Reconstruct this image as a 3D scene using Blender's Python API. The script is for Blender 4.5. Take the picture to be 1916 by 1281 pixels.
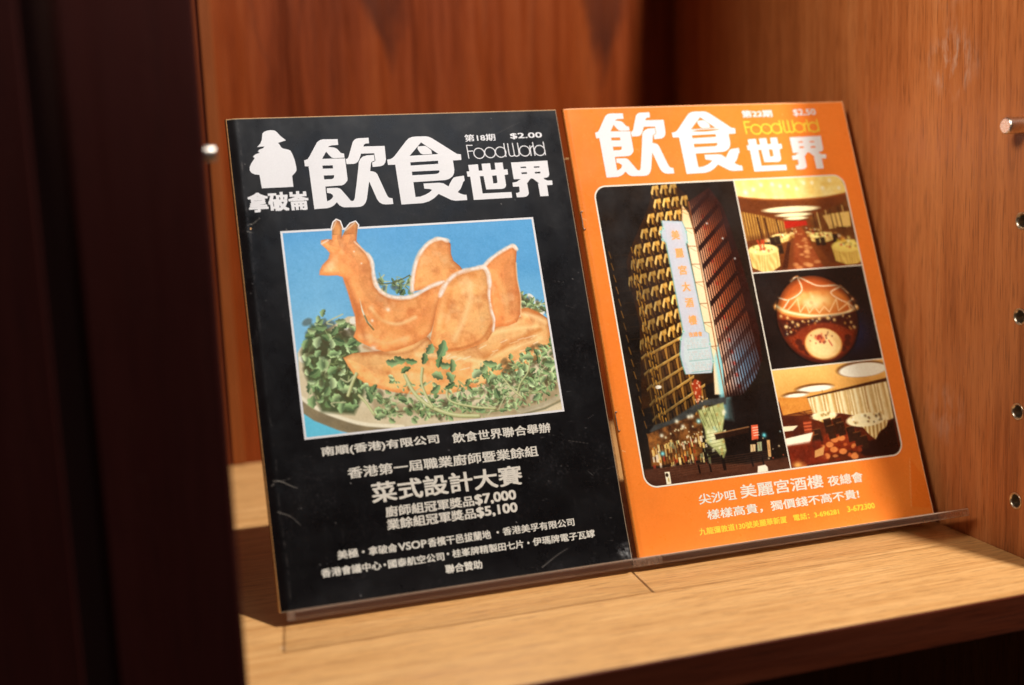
import bpy, bmesh, math, random
import numpy as np
from mathutils import Vector, Matrix

scene = bpy.context.scene
for o in list(bpy.data.objects):
    bpy.data.objects.remove(o)
COL = scene.collection
MM = 0.001

# ------------------------------------------------------------------ camera
cam_data = bpy.data.cameras.new('camera')
cam_data.sensor_width = 36.0
cam_data.lens = 41.79
cam_data.clip_start = 0.02
cam_data.clip_end = 50
cam_data.dof.use_dof = True
cam_data.dof.focus_distance = 0.668
cam_data.dof.aperture_fstop = 2.9
cam_data.dof.aperture_blades = 9
cam = bpy.data.objects.new('camera', cam_data)
COL.objects.link(cam)
_r = Vector((0.949532, -0.311029, -0.040629))
_u = Vector((0.085161, 0.130964, 0.987723))
_f = Vector((0.301890, 0.941334, -0.150842))
M = Matrix((_r, _u, -_f)).transposed().to_4x4()
M.translation = Vector((-0.05725, -0.57712, 0.21830))
cam.matrix_world = M
scene.camera = cam

# ------------------------------------------------------------------ world, lamps, exposure
world = bpy.data.worlds.new('World')
scene.world = world
world.use_nodes = True
bg = world.node_tree.nodes['Background']
bg.inputs['Color'].default_value = (1.0, 0.80, 0.62, 1)
bg.inputs['Strength'].default_value = 0.022

def lamp(name, kind, loc, target, energy, size, color, size_y=None, spot=None):
    L = bpy.data.lights.new(name, kind)
    L.energy = energy
    L.color = color
    if kind == 'AREA':
        L.shape = 'RECTANGLE' if size_y else 'DISK'
        L.size = size
        if size_y:
            L.size_y = size_y
    else:
        L.shadow_soft_size = size
    if spot:
        L.spot_size = math.radians(spot)
        L.spot_blend = 0.6
    o = bpy.data.objects.new(name, L)
    COL.objects.link(o)
    o.location = loc
    d = Vector(target) - Vector(loc)
    o.rotation_euler = d.to_track_quat('-Z', 'Y').to_euler()
    return o

# the cabinet's downlight, in front of and above the right edge of the bay
lamp('key_downlight', 'SPOT', (0.446, -0.252, 1.341), (0.10, 0.0, 0.1), 107, 0.014, (1.0, 0.95, 0.905), spot=80)
# a second spot of the room, left of the bay and in front, aimed at the right wall
lamp('fill_spot', 'SPOT', (-0.44, -0.41, 0.80), (0.40, 0.0, 0.36), 62, 0.18, (1.0, 0.92, 0.78), spot=38)
# soft light from the room in front of the cabinet
lamp('room_light', 'AREA', (0.50, -1.25, 1.50), (0.1, 0.09, 0.2), 1.6, 0.5, (0.74, 0.85, 1.0), size_y=0.4)

scene.view_settings.view_transform = 'Standard'
scene.view_settings.look = 'None'
scene.view_settings.exposure = 0
scene.view_settings.gamma = 1
scene.view_settings.use_curve_mapping = False
scene.render.engine = 'CYCLES'
scene.cycles.max_bounces = 10
scene.cycles.transparent_max_bounces = 24
scene.cycles.use_denoising = True
scene.cycles.sample_clamp_indirect = 4.0

# ------------------------------------------------------------------ helpers
def lin(c):
    c = np.asarray(c, float)
    return np.where(c <= 0.04045, c / 12.92, ((c + 0.055) / 1.055) ** 2.4)

def tag(o, label=None, category=None, group=None, kind=None):
    if label: o['label'] = label
    if category: o['category'] = category
    if group: o['group'] = group
    if kind: o['kind'] = kind
    return o

def empty(name, loc=(0, 0, 0), rot=(0, 0, 0)):
    o = bpy.data.objects.new(name, None)
    o.empty_display_size = 0.02
    COL.objects.link(o)
    o.location = loc
    o.rotation_euler = rot
    return o

def mesh_obj(name, verts, faces, mat, parent=None, smooth=False):
    me = bpy.data.meshes.new(name)
    me.from_pydata([tuple(v) for v in verts], [], [tuple(f) for f in faces])
    me.update()
    if mat: me.materials.append(mat)
    if smooth:
        me.polygons.foreach_set('use_smooth', [True] * len(me.polygons))
    o = bpy.data.objects.new(name, me)
    COL.objects.link(o)
    if parent: o.parent = parent
    return o

def bm_obj(name, bm, mat, parent=None, smooth=False):
    bmesh.ops.recalc_face_normals(bm, faces=bm.faces)
    me = bpy.data.meshes.new(name)
    bm.to_mesh(me); bm.free()
    if mat: me.materials.append(mat)
    if smooth:
        me.polygons.foreach_set('use_smooth', [True] * len(me.polygons))
    o = bpy.data.objects.new(name, me)
    COL.objects.link(o)
    if parent: o.parent = parent
    return o

def box_bm(x0, x1, y0, y1, z0, z1, bevel=0.0, seg=3):
    bm = bmesh.new()
    vs = [bm.verts.new((x, y, z)) for z in (z0, z1) for y in (y0, y1) for x in (x0, x1)]
    for f in ((0, 2, 3, 1), (4, 5, 7, 6), (0, 1, 5, 4), (2, 6, 7, 3), (0, 4, 6, 2), (1, 3, 7, 5)):
        bm.faces.new([vs[i] for i in f])
    bmesh.ops.recalc_face_normals(bm, faces=bm.faces)
    if bevel:
        bmesh.ops.bevel(bm, geom=list(bm.edges), offset=bevel, segments=seg, profile=0.5, affect='EDGES')
    return bm

# ------------------------------------------------------------------ materials
class NT:
    def __init__(self, name):
        self.m = bpy.data.materials.new(name)
        self.m.use_nodes = True
        self.t = self.m.node_tree
        self.p = self.t.nodes['Principled BSDF']
        self.out = self.t.nodes['Material Output']
    def n(self, kind, **kw):
        nd = self.t.nodes.new(kind)
        for k, v in kw.items():
            if k.startswith('i_'):
                nd.inputs[k[2:].replace('_', ' ')].default_value = v
            else:
                setattr(nd, k, v)
        return nd
    def l(self, a, ai, b, bi):
        self.t.links.new(a.outputs[ai], b.inputs[bi])
    def ramp(self, stops):
        r = self.n('ShaderNodeValToRGB')
        e = r.color_ramp.elements
        while len(e) < len(stops): e.new(0.5)
        for el, (pos, c) in zip(e, stops):
            el.position = pos
            el.color = (c[0], c[1], c[2], 1)
        return r
    def noise(self, vec, scale, detail=6, rough=0.6, dist=0.0):
        nd = self.n('ShaderNodeTexNoise')
        nd.inputs['Scale'].default_value = scale
        nd.inputs['Detail'].default_value = detail
        nd.inputs['Roughness'].default_value = rough
        nd.inputs['Distortion'].default_value = dist
        if vec: self.l(vec[0], vec[1], nd, 'Vector')
        return nd
    def mapping(self, scale, rot=(0, 0, 0), loc=(0, 0, 0)):
        tc = self.n('ShaderNodeTexCoord')
        mp = self.n('ShaderNodeMapping')
        mp.inputs['Scale'].default_value = scale
        mp.inputs['Rotation'].default_value = rot
        mp.inputs['Location'].default_value = loc
        self.l(tc, 'Object', mp, 'Vector')
        return (mp, 'Vector')
    def mix(self, a, b, fac, mode='MIX'):
        m = self.n('ShaderNodeMix', data_type='RGBA', blend_type=mode)
        for src, idx in ((fac, 0), (a, 6), (b, 7)):
            if isinstance(src, tuple) and hasattr(src[0], 'outputs'):
                self.t.links.new(src[0].outputs[src[1]], m.inputs[idx])
            elif isinstance(src, (int, float)):
                m.inputs[idx].default_value = src
            else:
                m.inputs[idx].default_value = (*src, 1)
        return (m, 2)

def wood(name, dark, mid, light, grain, flames=0.0, rough=0.38, pores=0.5, seed=0.0, coat=0.15, spec=0.5, bigw=0.75, wedges=(), pale_patches=()):
    """grain: scale per axis in 1/m, small along the grain."""
    w = NT(name)
    big = w.noise(w.mapping(tuple(g * 0.16 for g in grain), loc=(seed, seed * 1.7, seed * .6)), 1.0, 4, 0.55, 0.6)
    fine = w.noise(w.mapping(grain, loc=(seed, seed, seed)), 1.0, 8, 0.68, 0.25)
    hair = w.noise(w.mapping(tuple(g * 4.2 for g in grain), loc=(seed, 1, 2)), 1.0, 3, 0.6)
    mixv = w.n('ShaderNodeMath', operation='MULTIPLY_ADD')
    w.l(big, 'Fac', mixv, 0); mixv.inputs[1].default_value = bigw
    half = w.n('ShaderNodeMath', operation='MULTIPLY')
    w.l(fine, 'Fac', half, 0); half.inputs[1].default_value = 1.2 - bigw
    w.t.links.new(half.outputs[0], mixv.inputs[2])
    rp = w.ramp([(0.38, dark), (0.58, mid), (0.80, light)])
    w.t.links.new(mixv.outputs[0], rp.inputs[0])
    col = (rp, 'Color')
    if flames:
        fm = w.noise(w.mapping(tuple(g * 0.075 for g in grain), loc=(seed + 3.3, seed, 0.37)), 1.0, 2, 0.5, 1.1)
        wv = w.n('ShaderNodeMath', operation='PINGPONG')
        mul = w.n('ShaderNodeMath', operation='MULTIPLY')
        w.l(fm, 'Fac', mul, 0); mul.inputs[1].default_value = 9.0
        w.t.links.new(mul.outputs[0], wv.inputs[0]); wv.inputs[1].default_value = 1.0
        fr = w.ramp([(0.0, (1, 1, 1)), (0.22, (0.25, 0.25, 0.25)), (0.5, (0, 0, 0))])
        w.t.links.new(wv.outputs[0], fr.inputs[0])
        fs = w.n('ShaderNodeMath', operation='MULTIPLY')
        w.l(fr, 'Color', fs, 0); fs.inputs[1].default_value = flames
        col = w.mix(col, tuple(c * 0.45 for c in dark), (fs, 0))
    pr = w.ramp([(0.36, (1, 1, 1)), (0.47, (0, 0, 0))])
    w.l(hair, 'Fac', pr, 'Fac')
    ps = w.n('ShaderNodeMath', operation='MULTIPLY')
    w.l(pr, 'Color', ps, 0); ps.inputs[1].default_value = pores
    col = w.mix(col, tuple(c * 0.55 for c in dark), (ps, 0))
    # dark heartwood flames: tongues that narrow downwards
    def math1(op, a, b=None, c=None):
        m = w.n('ShaderNodeMath', operation=op)
        for i, x in enumerate((a, b, c)):
            if x is None: continue
            if isinstance(x, (int, float)): m.inputs[i].default_value = x
            else: w.t.links.new(x, m.inputs[i])
        return m.outputs[0]
    if wedges or pale_patches:
        tc = w.n('ShaderNodeTexCoord'); sx = w.n('ShaderNodeSeparateXYZ'); w.l(tc, 'Object', sx, 0)
    for (wx, wz, slope, lean, amt) in wedges:
        nz = w.noise(w.mapping((34, 34, 16), loc=(wx * 9, 0, 1)), 1.0, 4, 0.55)
        wob = math1('MULTIPLY_ADD', nz.outputs['Fac'], .034, -.017)
        dz = math1('SUBTRACT', sx.outputs['Z'], wz)
        cx = math1('MULTIPLY_ADD', dz, lean, wx)
        dx = math1('ABSOLUTE', math1('ADD', math1('SUBTRACT', sx.outputs['X'], cx), wob))
        wid = math1('MULTIPLY', dz, slope)
        e = math1('DIVIDE', math1('SUBTRACT', wid, dx), .011)
        mk = w.n('ShaderNodeClamp'); w.t.links.new(e, mk.inputs[0])
        up = w.n('ShaderNodeMapRange'); w.t.links.new(dz, up.inputs[0]); up.inputs[1].default_value = 0; up.inputs[2].default_value = .11; up.inputs[3].default_value = 1; up.inputs[4].default_value = .45
        fac = math1('MULTIPLY', math1('MULTIPLY', mk.outputs[0], up.outputs[0]), math1('MULTIPLY_ADD', fine.outputs['Fac'], amt, amt * .4))
        col = w.mix(col, tuple(c * .35 for c in dark), (fac.node, 0))
    for (px, py, pz, rx, rz, amt) in pale_patches:  # mottled pale patches at given spots on the panel face
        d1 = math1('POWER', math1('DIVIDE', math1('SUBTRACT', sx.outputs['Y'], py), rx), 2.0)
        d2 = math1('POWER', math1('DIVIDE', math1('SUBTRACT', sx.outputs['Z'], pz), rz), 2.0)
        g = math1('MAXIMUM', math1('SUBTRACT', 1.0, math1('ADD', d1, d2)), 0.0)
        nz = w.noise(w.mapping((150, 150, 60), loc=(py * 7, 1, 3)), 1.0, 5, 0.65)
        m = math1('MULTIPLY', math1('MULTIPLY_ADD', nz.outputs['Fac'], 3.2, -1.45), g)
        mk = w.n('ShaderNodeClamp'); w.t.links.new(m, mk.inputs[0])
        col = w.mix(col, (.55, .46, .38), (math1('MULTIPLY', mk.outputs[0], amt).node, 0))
    # pale dust and scuffs
    sp = w.noise(w.mapping((420, 420, 420), loc=(seed, 0, 0)), 1.0, 4, 0.7)
    sr = w.ramp([(0.70, (0, 0, 0)), (0.80, (1, 1, 1))])
    w.l(sp, 'Fac', sr, 'Fac')
    ss = w.n('ShaderNodeMath', operation='MULTIPLY')
    w.l(sr, 'Color', ss, 0); ss.inputs[1].default_value = 0.28
    col = w.mix(col, (0.62, 0.50, 0.40), (ss, 0))
    w.t.links.new(col[0].outputs[col[1]], w.p.inputs['Base Color'])
    rr = w.ramp([(0.3, (rough - .08,) * 3), (0.7, (rough + .14,) * 3)])
    w.l(fine, 'Fac', rr, 'Fac'); w.l(rr, 'Color', w.p, 'Roughness')
    bp = w.n('ShaderNodeBump'); bp.inputs['Strength'].default_value = 0.16
    bp.inputs['Distance'].default_value = 0.0006
    w.l(hair, 'Fac', bp, 'Height'); w.l(bp, 'Normal', w.p, 'Normal')
    w.p.inputs['Coat Weight'].default_value = coat
    w.p.inputs['Coat Roughness'].default_value = 0.3
    w.p.inputs['Specular IOR Level'].default_value = spec
    return w.m

def print_mat(name, color=None, attr=None, rough=0.36, spec=0.5, coat=0.25, coat_rough=0.22, bump=0.05, mottling=0.06):
    """printed glossy paper: flat ink colour or a painted colour attribute, with paper fibre and handling marks"""
    w = NT(name)
    if attr:
        a = w.n('ShaderNodeAttribute', attribute_name=attr)
        col = (a, 'Color')
    else:
        rgb = w.n('ShaderNodeRGB'); rgb.outputs[0].default_value = (*color, 1)
        col = (rgb, 0)
    fib = w.noise(w.mapping((900, 900, 900)), 1.0, 4, 0.7)
    fr = w.ramp([(0.3, (1 - mottling,) * 3), (0.7, (1, 1, 1))])
    w.l(fib, 'Fac', fr, 'Fac')
    col = w.mix(col, (fr, 'Color'), 1.0, 'MULTIPLY')
    w.t.links.new(col[0].outputs[col[1]], w.p.inputs['Base Color'])
    wear = w.noise(w.mapping((38, 38, 38)), 1.0, 6, 0.65)
    rr = w.ramp([(0.32, (rough - .08,) * 3), (0.68, (rough + .12,) * 3)])
    w.l(wear, 'Fac', rr, 'Fac'); w.l(rr, 'Color', w.p, 'Roughness')
    wav = w.noise(w.mapping((22, 22, 14)), 1.0, 3, 0.5)
    bp = w.n('ShaderNodeBump'); bp.inputs['Strength'].default_value = bump
    bp.inputs['Distance'].default_value = 0.01
    w.l(wav, 'Fac', bp, 'Height'); w.l(bp, 'Normal', w.p, 'Normal')
    w.l(bp, 'Normal', w.p, 'Coat Normal')
    w.p.inputs['Specular IOR Level'].default_value = spec
    w.p.inputs['Coat Weight'].default_value = coat
    w.p.inputs['Coat Roughness'].default_value = coat_rough
    return w.m

def metal(name, color, rough):
    w = NT(name)
    w.p.inputs['Base Color'].default_value = (*color, 1)
    w.p.inputs['Metallic'].default_value = 1
    nz = w.noise(w.mapping((700, 700, 700)), 1.0, 4, 0.6)
    rr = w.ramp([(0.3, (max(rough - .03, .02),) * 3), (0.7, (rough + .04,) * 3)])
    w.l(nz, 'Fac', rr, 'Fac'); w.l(rr, 'Color', w.p, 'Roughness')
    return w.m

def acrylic(name, tint, edge=0.0, ior=1.49):
    """clear sheet: see-through with a Fresnel gloss; the sawn edges are a little milky"""
    w = NT(name)
    w.t.nodes.remove(w.p)
    tr = w.n('ShaderNodeBsdfTransparent'); tr.inputs['Color'].default_value = (*tint, 1)
    gl = w.n('ShaderNodeBsdfGlossy'); gl.inputs['Roughness'].default_value = 0.06 + edge * .2
    fz = w.n('ShaderNodeFresnel'); fz.inputs['IOR'].default_value = ior
    mx = w.n('ShaderNodeMixShader')
    w.l(fz, 'Fac', mx, 0)
    w.t.links.new(tr.outputs[0], mx.inputs[1]); w.t.links.new(gl.outputs[0], mx.inputs[2])
    last = mx
    if edge:
        rf = w.n('ShaderNodeBsdfTranslucent'); rf.inputs['Color'].default_value = (0.68, 0.50, 0.38, 1)
        df = w.n('ShaderNodeBsdfDiffuse'); df.inputs['Color'].default_value = (0.62, 0.44, 0.32, 1)
        add = w.n('ShaderNodeMixShader'); add.inputs[0].default_value = 0.5
        w.t.links.new(rf.outputs[0], add.inputs[1]); w.t.links.new(df.outputs[0], add.inputs[2])
        nz = w.noise(w.mapping((12, 300, 300)), 1.0, 4, 0.6)
        rp = w.ramp([(0.35, (edge * .45,) * 3), (0.65, (edge,) * 3)])
        w.l(nz, 'Fac', rp, 'Fac')
        m2 = w.n('ShaderNodeMixShader')
        w.l(rp, 'Color', m2, 0)
        w.t.links.new(mx.outputs[0], m2.inputs[1]); w.t.links.new(add.outputs[0], m2.inputs[2])
        last = m2
    w.t.links.new(last.outputs[0], w.out.inputs['Surface'])
    return w.m

WOOD_BACK = wood('teak_back', (0.085, 0.012, 0.002), (0.215, 0.035, 0.0032), (0.30, 0.060, 0.006), (150, 150, 7), flames=0.25, rough=0.42, pores=0.22, seed=1.3, coat=0.0, spec=0.3, bigw=0.55,
                 wedges=((0.158, 0.280, 0.30, -0.16, 1.0), (0.324, 0.268, 0.30, 0.14, 1.0), (0.054, 0.262, 0.05, -0.03, 1.2), (0.066, 0.256, 0.05, 0.10, 1.2), (0.080, 0.27, 0.06, 0.06, .9), (0.225, 0.30, 0.12, 0.05, .5)))
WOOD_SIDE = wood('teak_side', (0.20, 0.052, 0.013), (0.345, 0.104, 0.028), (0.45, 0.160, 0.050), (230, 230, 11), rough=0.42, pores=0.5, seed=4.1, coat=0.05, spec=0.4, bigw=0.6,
                 pale_patches=((.273, 0, .262, .022, .022, .40), (-.022, 0, .277, .016, .016, .16), (.06, 0, .264, .03, .02, .25), (.22, 0, .32, .03, .03, .3), (-.03, 0, .06, .02, .02, .3)))
WOOD_SHELF = wood('teak_shelf', (0.42, 0.195, 0.058), (0.58, 0.310, 0.108), (0.68, 0.40, 0.158), (16, 460, 460), rough=0.42, pores=0.68, seed=7.7, coat=0.05, spec=0.4, bigw=0.42)
WOOD_FRONT = wood('teak_front_strip', (0.060, 0.009, 0.0025), (0.13, 0.020, 0.005), (0.22, 0.040, 0.009), (9, 190, 190), rough=0.45, pores=0.4, seed=3.9)
GAP_SHADE = wood('gap_shade_tone', (0.055, 0.022, 0.018), (0.075, 0.030, 0.025), (0.09, 0.038, 0.030), (170, 170, 8), rough=0.7, pores=0.1, seed=9.1, coat=0.0, spec=0.1)
WOOD_PALE_STRIP = wood('teak_pale_strip', (0.17, 0.036, 0.006), (0.27, 0.070, 0.013), (0.34, 0.10, 0.022), (150, 150, 7), rough=0.5, pores=0.2, seed=5.3, coat=0.0, spec=0.25)
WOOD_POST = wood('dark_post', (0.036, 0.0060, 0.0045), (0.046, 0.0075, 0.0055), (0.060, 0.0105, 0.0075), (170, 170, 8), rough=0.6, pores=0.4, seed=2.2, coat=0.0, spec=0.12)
INK_WHITE = print_mat('white_print', (0.80, 0.79, 0.785))
INK_CREAM = print_mat('cream_print', (0.74, 0.70, 0.60))
INK_IVORY = print_mat('ivory_print', (0.86, 0.80, 0.66))
INK_YELLOW = print_mat('yellow_print', (0.92, 0.66, 0.05))
INK_SIGN = print_mat('sign_print', (0.93, 0.42, 0.12))
COVER_INK = print_mat('cover_print', attr='print', bump=0.10, spec=0.3, coat=0.10, rough=0.3)
PHOTO_INK = print_mat('photo_print', attr='print', bump=0.08, spec=0.35, coat=0.12, rough=0.3)
PAPER = print_mat('page_paper', (0.66, 0.50, 0.30), coat=0.0, rough=0.7)
SPINE_BROWN = print_mat('worn_spine_paper', (0.74, 0.36, 0.11), coat=0.0, rough=0.6, mottling=0.5)
SPINE_ORANGE = print_mat('orange_spine_paper', (0.85, 0.26, 0.03), coat=0.1, rough=0.5, mottling=0.3)
DULL_STEEL = metal('dull_steel', (0.42, 0.38, 0.33), 0.42)
STEEL = metal('brushed_steel', (0.78, 0.70, 0.62), 0.28)
BRASS = metal('threaded_steel', (0.50, 0.42, 0.33), 0.3)
RUST = metal('staple_wire', (0.34, 0.26, 0.20), 0.45)
CLEAR = acrylic('clear_acrylic', (0.985, 0.975, 0.965))
CLEAR_EDGE = acrylic('acrylic_sawn_edge', (0.95, 0.91, 0.87), 0.50, 1.2)
CLEAR_FRONT = acrylic('acrylic_front_edge', (0.96, 0.88, 0.81), 0.10, 1.12)

# ------------------------------------------------------------------ the cabinet bay
SH = -8.0 * MM            # shelf top, below the magazines' lower edges
WX = 395.5 * MM           # inner face of the right side panel
YB = 354 * MM             # face of the back panel
YF = -110 * MM            # front of the bay
XD = -25.2 * MM           # inner face of the left divider

bm = box_bm(XD + .0005, WX - .0006, YF + .0012, YB - .0008, SH - .0195, SH, 0.0002, 1)
shelf = tag(bm_obj('shelf', bm, WOOD_SHELF), 'honey-brown wooden shelf board under both magazines', 'shelf', kind='structure')
lip = bm_obj('front_strip', box_bm(XD + .0005, WX - .0006, YF, YF + .0011, SH - .0195, SH - .00012, 0.0007, 2), WOOD_FRONT, shelf)  # thin strip on the shelf's front face, darker and redder than the top
# a chip in the varnish
def floor_mark(name, pts, w, color, parent, lift=0.00006):
    vs = []; fs = []
    for i, (x, y) in enumerate(pts):
        a = Vector(pts[max(i - 1, 0)]); b = Vector(pts[min(i + 1, len(pts) - 1)])
        d = (b - a).normalized(); nrm = Vector((-d.y, d.x))
        ww = w * (0.6 + 0.4 * math.sin(i * 2.1)) * .5
        p = Vector((x, y))
        vs += [((p + nrm * ww).x * MM, (p + nrm * ww).y * MM, SH + lift), ((p - nrm * ww).x * MM, (p - nrm * ww).y * MM, SH + lift)]
        if i: fs.append((2 * i - 2, 2 * i - 1, 2 * i + 1, 2 * i))
    return mesh_obj(name, vs, fs, color, parent)
CHIP = print_mat('shelf_chip', (0.75, 0.62, 0.45), coat=0, rough=0.6)

floor_mark('varnish_chip', [(-3.2, -24.6), (-2.2, -25.0), (-1.2, -25.6), (-.6, -26.2)], .9, CHIP, shelf, .0001)

bm = box_bm(XD - .0005, WX + .02, YB, YB + .012, -.42, .75)
back = tag(bm_obj('back_panel', bm, WOOD_BACK), 'red-brown wooden back panel behind the magazines', 'back panel', kind='structure')

bm = box_bm(7.5 * MM, 17.5 * MM, YB - .0035, YB - .0002, SH + .0002, .70, 0.0012, 2)
bm_obj('pale_strip', bm, WOOD_PALE_STRIP, back)  # upright strip on the back panel, paler than its wood

# right side panel with bored holes for threaded inserts
bm = box_bm(WX, WX + .019, YF, YB, -.42, .75, 0.0006, 2)
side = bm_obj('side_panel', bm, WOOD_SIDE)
tag(side, 'reddish wooden side panel on the right with a row of threaded holes', 'side panel', kind='structure')
HOLE_Y = -59.3 * MM
HOLES = [z * MM for z in (175.9, 124.6, 72.6, 22.4)]
cut = bmesh.new()
for z in HOLES:
    bmesh.ops.create_cone(cut, cap_ends=True, segments=40, radius1=.0047, radius2=.0047, depth=.026,
                          matrix=Matrix.Translation((WX, HOLE_Y, z)) @ Matrix.Rotation(math.pi / 2, 4, 'Y'))
cutter = bm_obj('cutter', cut, None)
md = side.modifiers.new('bore', 'BOOLEAN'); md.object = cutter; md.operation = 'DIFFERENCE'; md.solver = 'EXACT'
bpy.context.view_layer.update()
new = bpy.data.meshes.new_from_object(side.evaluated_get(bpy.context.evaluated_depsgraph_get()))
side.modifiers.clear(); side.data = new
bpy.data.objects.remove(cutter)
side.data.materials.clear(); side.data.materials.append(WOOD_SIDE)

def insert_mesh():
    """threaded bush: flange lip, then a screw thread going into the wood (axis +X)"""
    prof = [(0.0, 4.68), (-.25, 4.66), (-.35, 4.4), (-.28, 3.9), (0.1, 3.55)]
    x = .3
    while x < 10:
        prof += [(x, 3.45), (x + .35, 3.05), (x + .7, 3.45)]
        x += .75
    prof += [(10.8, 3.3), (10.9, 0.02)]
    n = 40; vs = []; fs = []
    for i, (px, pr) in enumerate(prof):
        for k in range(n):
            a = 2 * math.pi * k / n
            vs.append((px * MM, pr * MM * math.cos(a), pr * MM * math.sin(a)))
        if i:
            for k in range(n):
                fs.append(((i - 1) * n + k, (i - 1) * n + (k + 1) % n, i * n + (k + 1) % n, i * n + k))
    me = bpy.data.meshes.new('threaded_insert')
    me.from_pydata(vs, [], fs); me.materials.append(BRASS)
    me.polygons.foreach_set('use_smooth', [True] * len(fs))
    return me
im = insert_mesh()
for z in HOLES:
    o = bpy.data.objects.new('threaded_insert', im)
    COL.objects.link(o); o.parent = side
    o.location = (WX, HOLE_Y, z)

def pin_mesh(length, r=4.4, mat=None):
    prof = [(0, .02), (0, r * .82), (.18, r * .9), (.45, r * .965), (.75, r), (length, r)]
    n = 48; vs = []; fs = []
    for i, (px, pr) in enumerate(prof):
        for k in range(n):
            a = 2 * math.pi * k / n
            vs.append((px * MM, pr * MM * math.cos(a), pr * MM * math.sin(a)))
        if i:
            for k in range(n):
                fs.append(((i - 1) * n + k, (i - 1) * n + (k + 1) % n, i * n + (k + 1) % n, i * n + k))
    bmx = bmesh.new()
    me = bpy.data.meshes.new('shelf_pin')
    me.from_pydata(vs, [], fs)
    bmx.from_mesh(me); bmesh.ops.recalc_face_normals(bmx, faces=bmx.faces)
    bmesh.ops.bevel(bmx, geom=[], offset=0, affect='EDGES') if False else None
    bmx.to_mesh(me); bmx.free()
    me.materials.append(mat or STEEL)
    me.polygons.foreach_set('use_smooth', [len(set(round(vs[v][0], 7) for v in fc)) > 1 for fc in fs])
    return me
pin = bpy.data.objects.new('shelf_pin', pin_mesh((WX / MM) - 383.2 + .2))
COL.objects.link(pin)
pin.location = (383.2 * MM, HOLE_Y, 226.0 * MM)
tag(pin, 'steel shelf pin sticking out of the right side panel above the row of holes', 'shelf pin', 'steel shelf pins in the side walls')
pin2 = bpy.data.objects.new('shelf_pin', pin_mesh(7.4, 3.2, DULL_STEEL))
COL.objects.link(pin2)
pin2.location = (-17.9 * MM, HOLE_Y, 226.4 * MM)
pin2.rotation_euler = (0, 0, math.pi)
tag(pin2, 'bright steel tip of a shelf pin beside the dark post, left of the black magazine', 'shelf pin', 'steel shelf pins in the side walls')

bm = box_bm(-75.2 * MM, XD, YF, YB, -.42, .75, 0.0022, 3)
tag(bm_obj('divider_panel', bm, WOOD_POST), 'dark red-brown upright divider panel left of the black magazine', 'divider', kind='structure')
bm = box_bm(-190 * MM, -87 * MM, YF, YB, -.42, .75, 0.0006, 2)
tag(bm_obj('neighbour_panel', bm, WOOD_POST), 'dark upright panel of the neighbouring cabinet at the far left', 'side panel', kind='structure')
bm = box_bm(-88 * MM, -74 * MM, YF + .004, YF + .03, -.42, .75)  # added strip; its tone stands in for the shade inside the gap
tag(bm_obj('gap_shade_strip', bm, GAP_SHADE), 'added strip toned as the shade in the gap between the two upright panels', 'panel', kind='structure')

# ------------------------------------------------------------------ magazine geometry
W, H = 191.65, 265.0
LEAN = math.radians(21.2)
class Mag:
    """maps cover millimetres (u from the spine, v from the top) to the magazine's own space"""
    def __init__(self, root, bulge):
        self.root = root; self.bulge = bulge
    def at(self, u, v, lift=0.0):
        u = np.asarray(u, float); v = np.asarray(v, float)
        l = lift + self.bulge(u, v)
        return np.stack([u * MM, -l * MM, (H - v) * MM], -1)
    def sheet(self, name, tris_uv, faces, mat, lift, parent=None):
        P = self.at(tris_uv[:, 0], tris_uv[:, 1], lift)
        return mesh_obj(name, P.tolist(), faces, mat, parent or self.root)
    def grid(self, name, u0, u1, v0, v1, nu, nv, mat, lift, paint, parent=None):
        us = np.linspace(u0, u1, nu + 1); vs = np.linspace(v0, v1, nv + 1)
        U, V = np.meshgrid(us, vs)
        P = self.at(U.ravel(), V.ravel(), lift)
        idx = np.arange((nu + 1) * (nv + 1)).reshape(nv + 1, nu + 1)
        F = np.stack([idx[:-1, :-1], idx[1:, :-1], idx[1:, 1:], idx[:-1, 1:]], -1).reshape(-1, 4)
        me = bpy.data.meshes.new(name)
        me.vertices.add(len(P)); me.vertices.foreach_set('co', P.ravel())
        me.loops.add(F.size); me.loops.foreach_set('vertex_index', F.ravel().astype(np.int32))
        me.polygons.add(len(F))
        me.polygons.foreach_set('loop_start', np.arange(0, F.size, 4, dtype=np.int32))
        me.update(calc_edges=True)
        me.polygons.foreach_set('use_smooth', [True] * len(F))
        rgb = paint(U, V)
        col = np.ones((rgb.size // 3, 4)); col[:, :3] = lin(np.clip(rgb, 0, 1)).reshape(-1, 3)
        at = me.color_attributes.new('print', 'FLOAT_COLOR', 'POINT')
        at.data.foreach_set('color', col.ravel().astype(np.float32))
        me.materials.append(mat)
        o = bpy.data.objects.new(name, me); COL.objects.link(o)
        o.parent = parent or self.root
        return o

def fill_polys(loops):
    """flat fill of closed loops with even-odd holes -> verts (n,2), faces"""
    cu = bpy.data.curves.new('tmp', 'CURVE'); cu.dimensions = '2D'; cu.fill_mode = 'BOTH'
    for lp in loops:
        sp = cu.splines.new('POLY'); sp.points.add(len(lp) - 1)
        for p, (a, b) in zip(sp.points, lp): p.co = (a, b, 0, 1)
        sp.use_cyclic_u = True
    o = bpy.data.objects.new('tmp', cu); COL.objects.link(o)
    me = bpy.data.meshes.new_from_object(o)
    vs = np.array([v.co[:2] for v in me.vertices]); fs = [tuple(p.vertices) for p in me.polygons]
    bpy.data.objects.remove(o); bpy.data.curves.remove(cu); bpy.data.meshes.remove(me)
    return vs, fs

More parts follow.
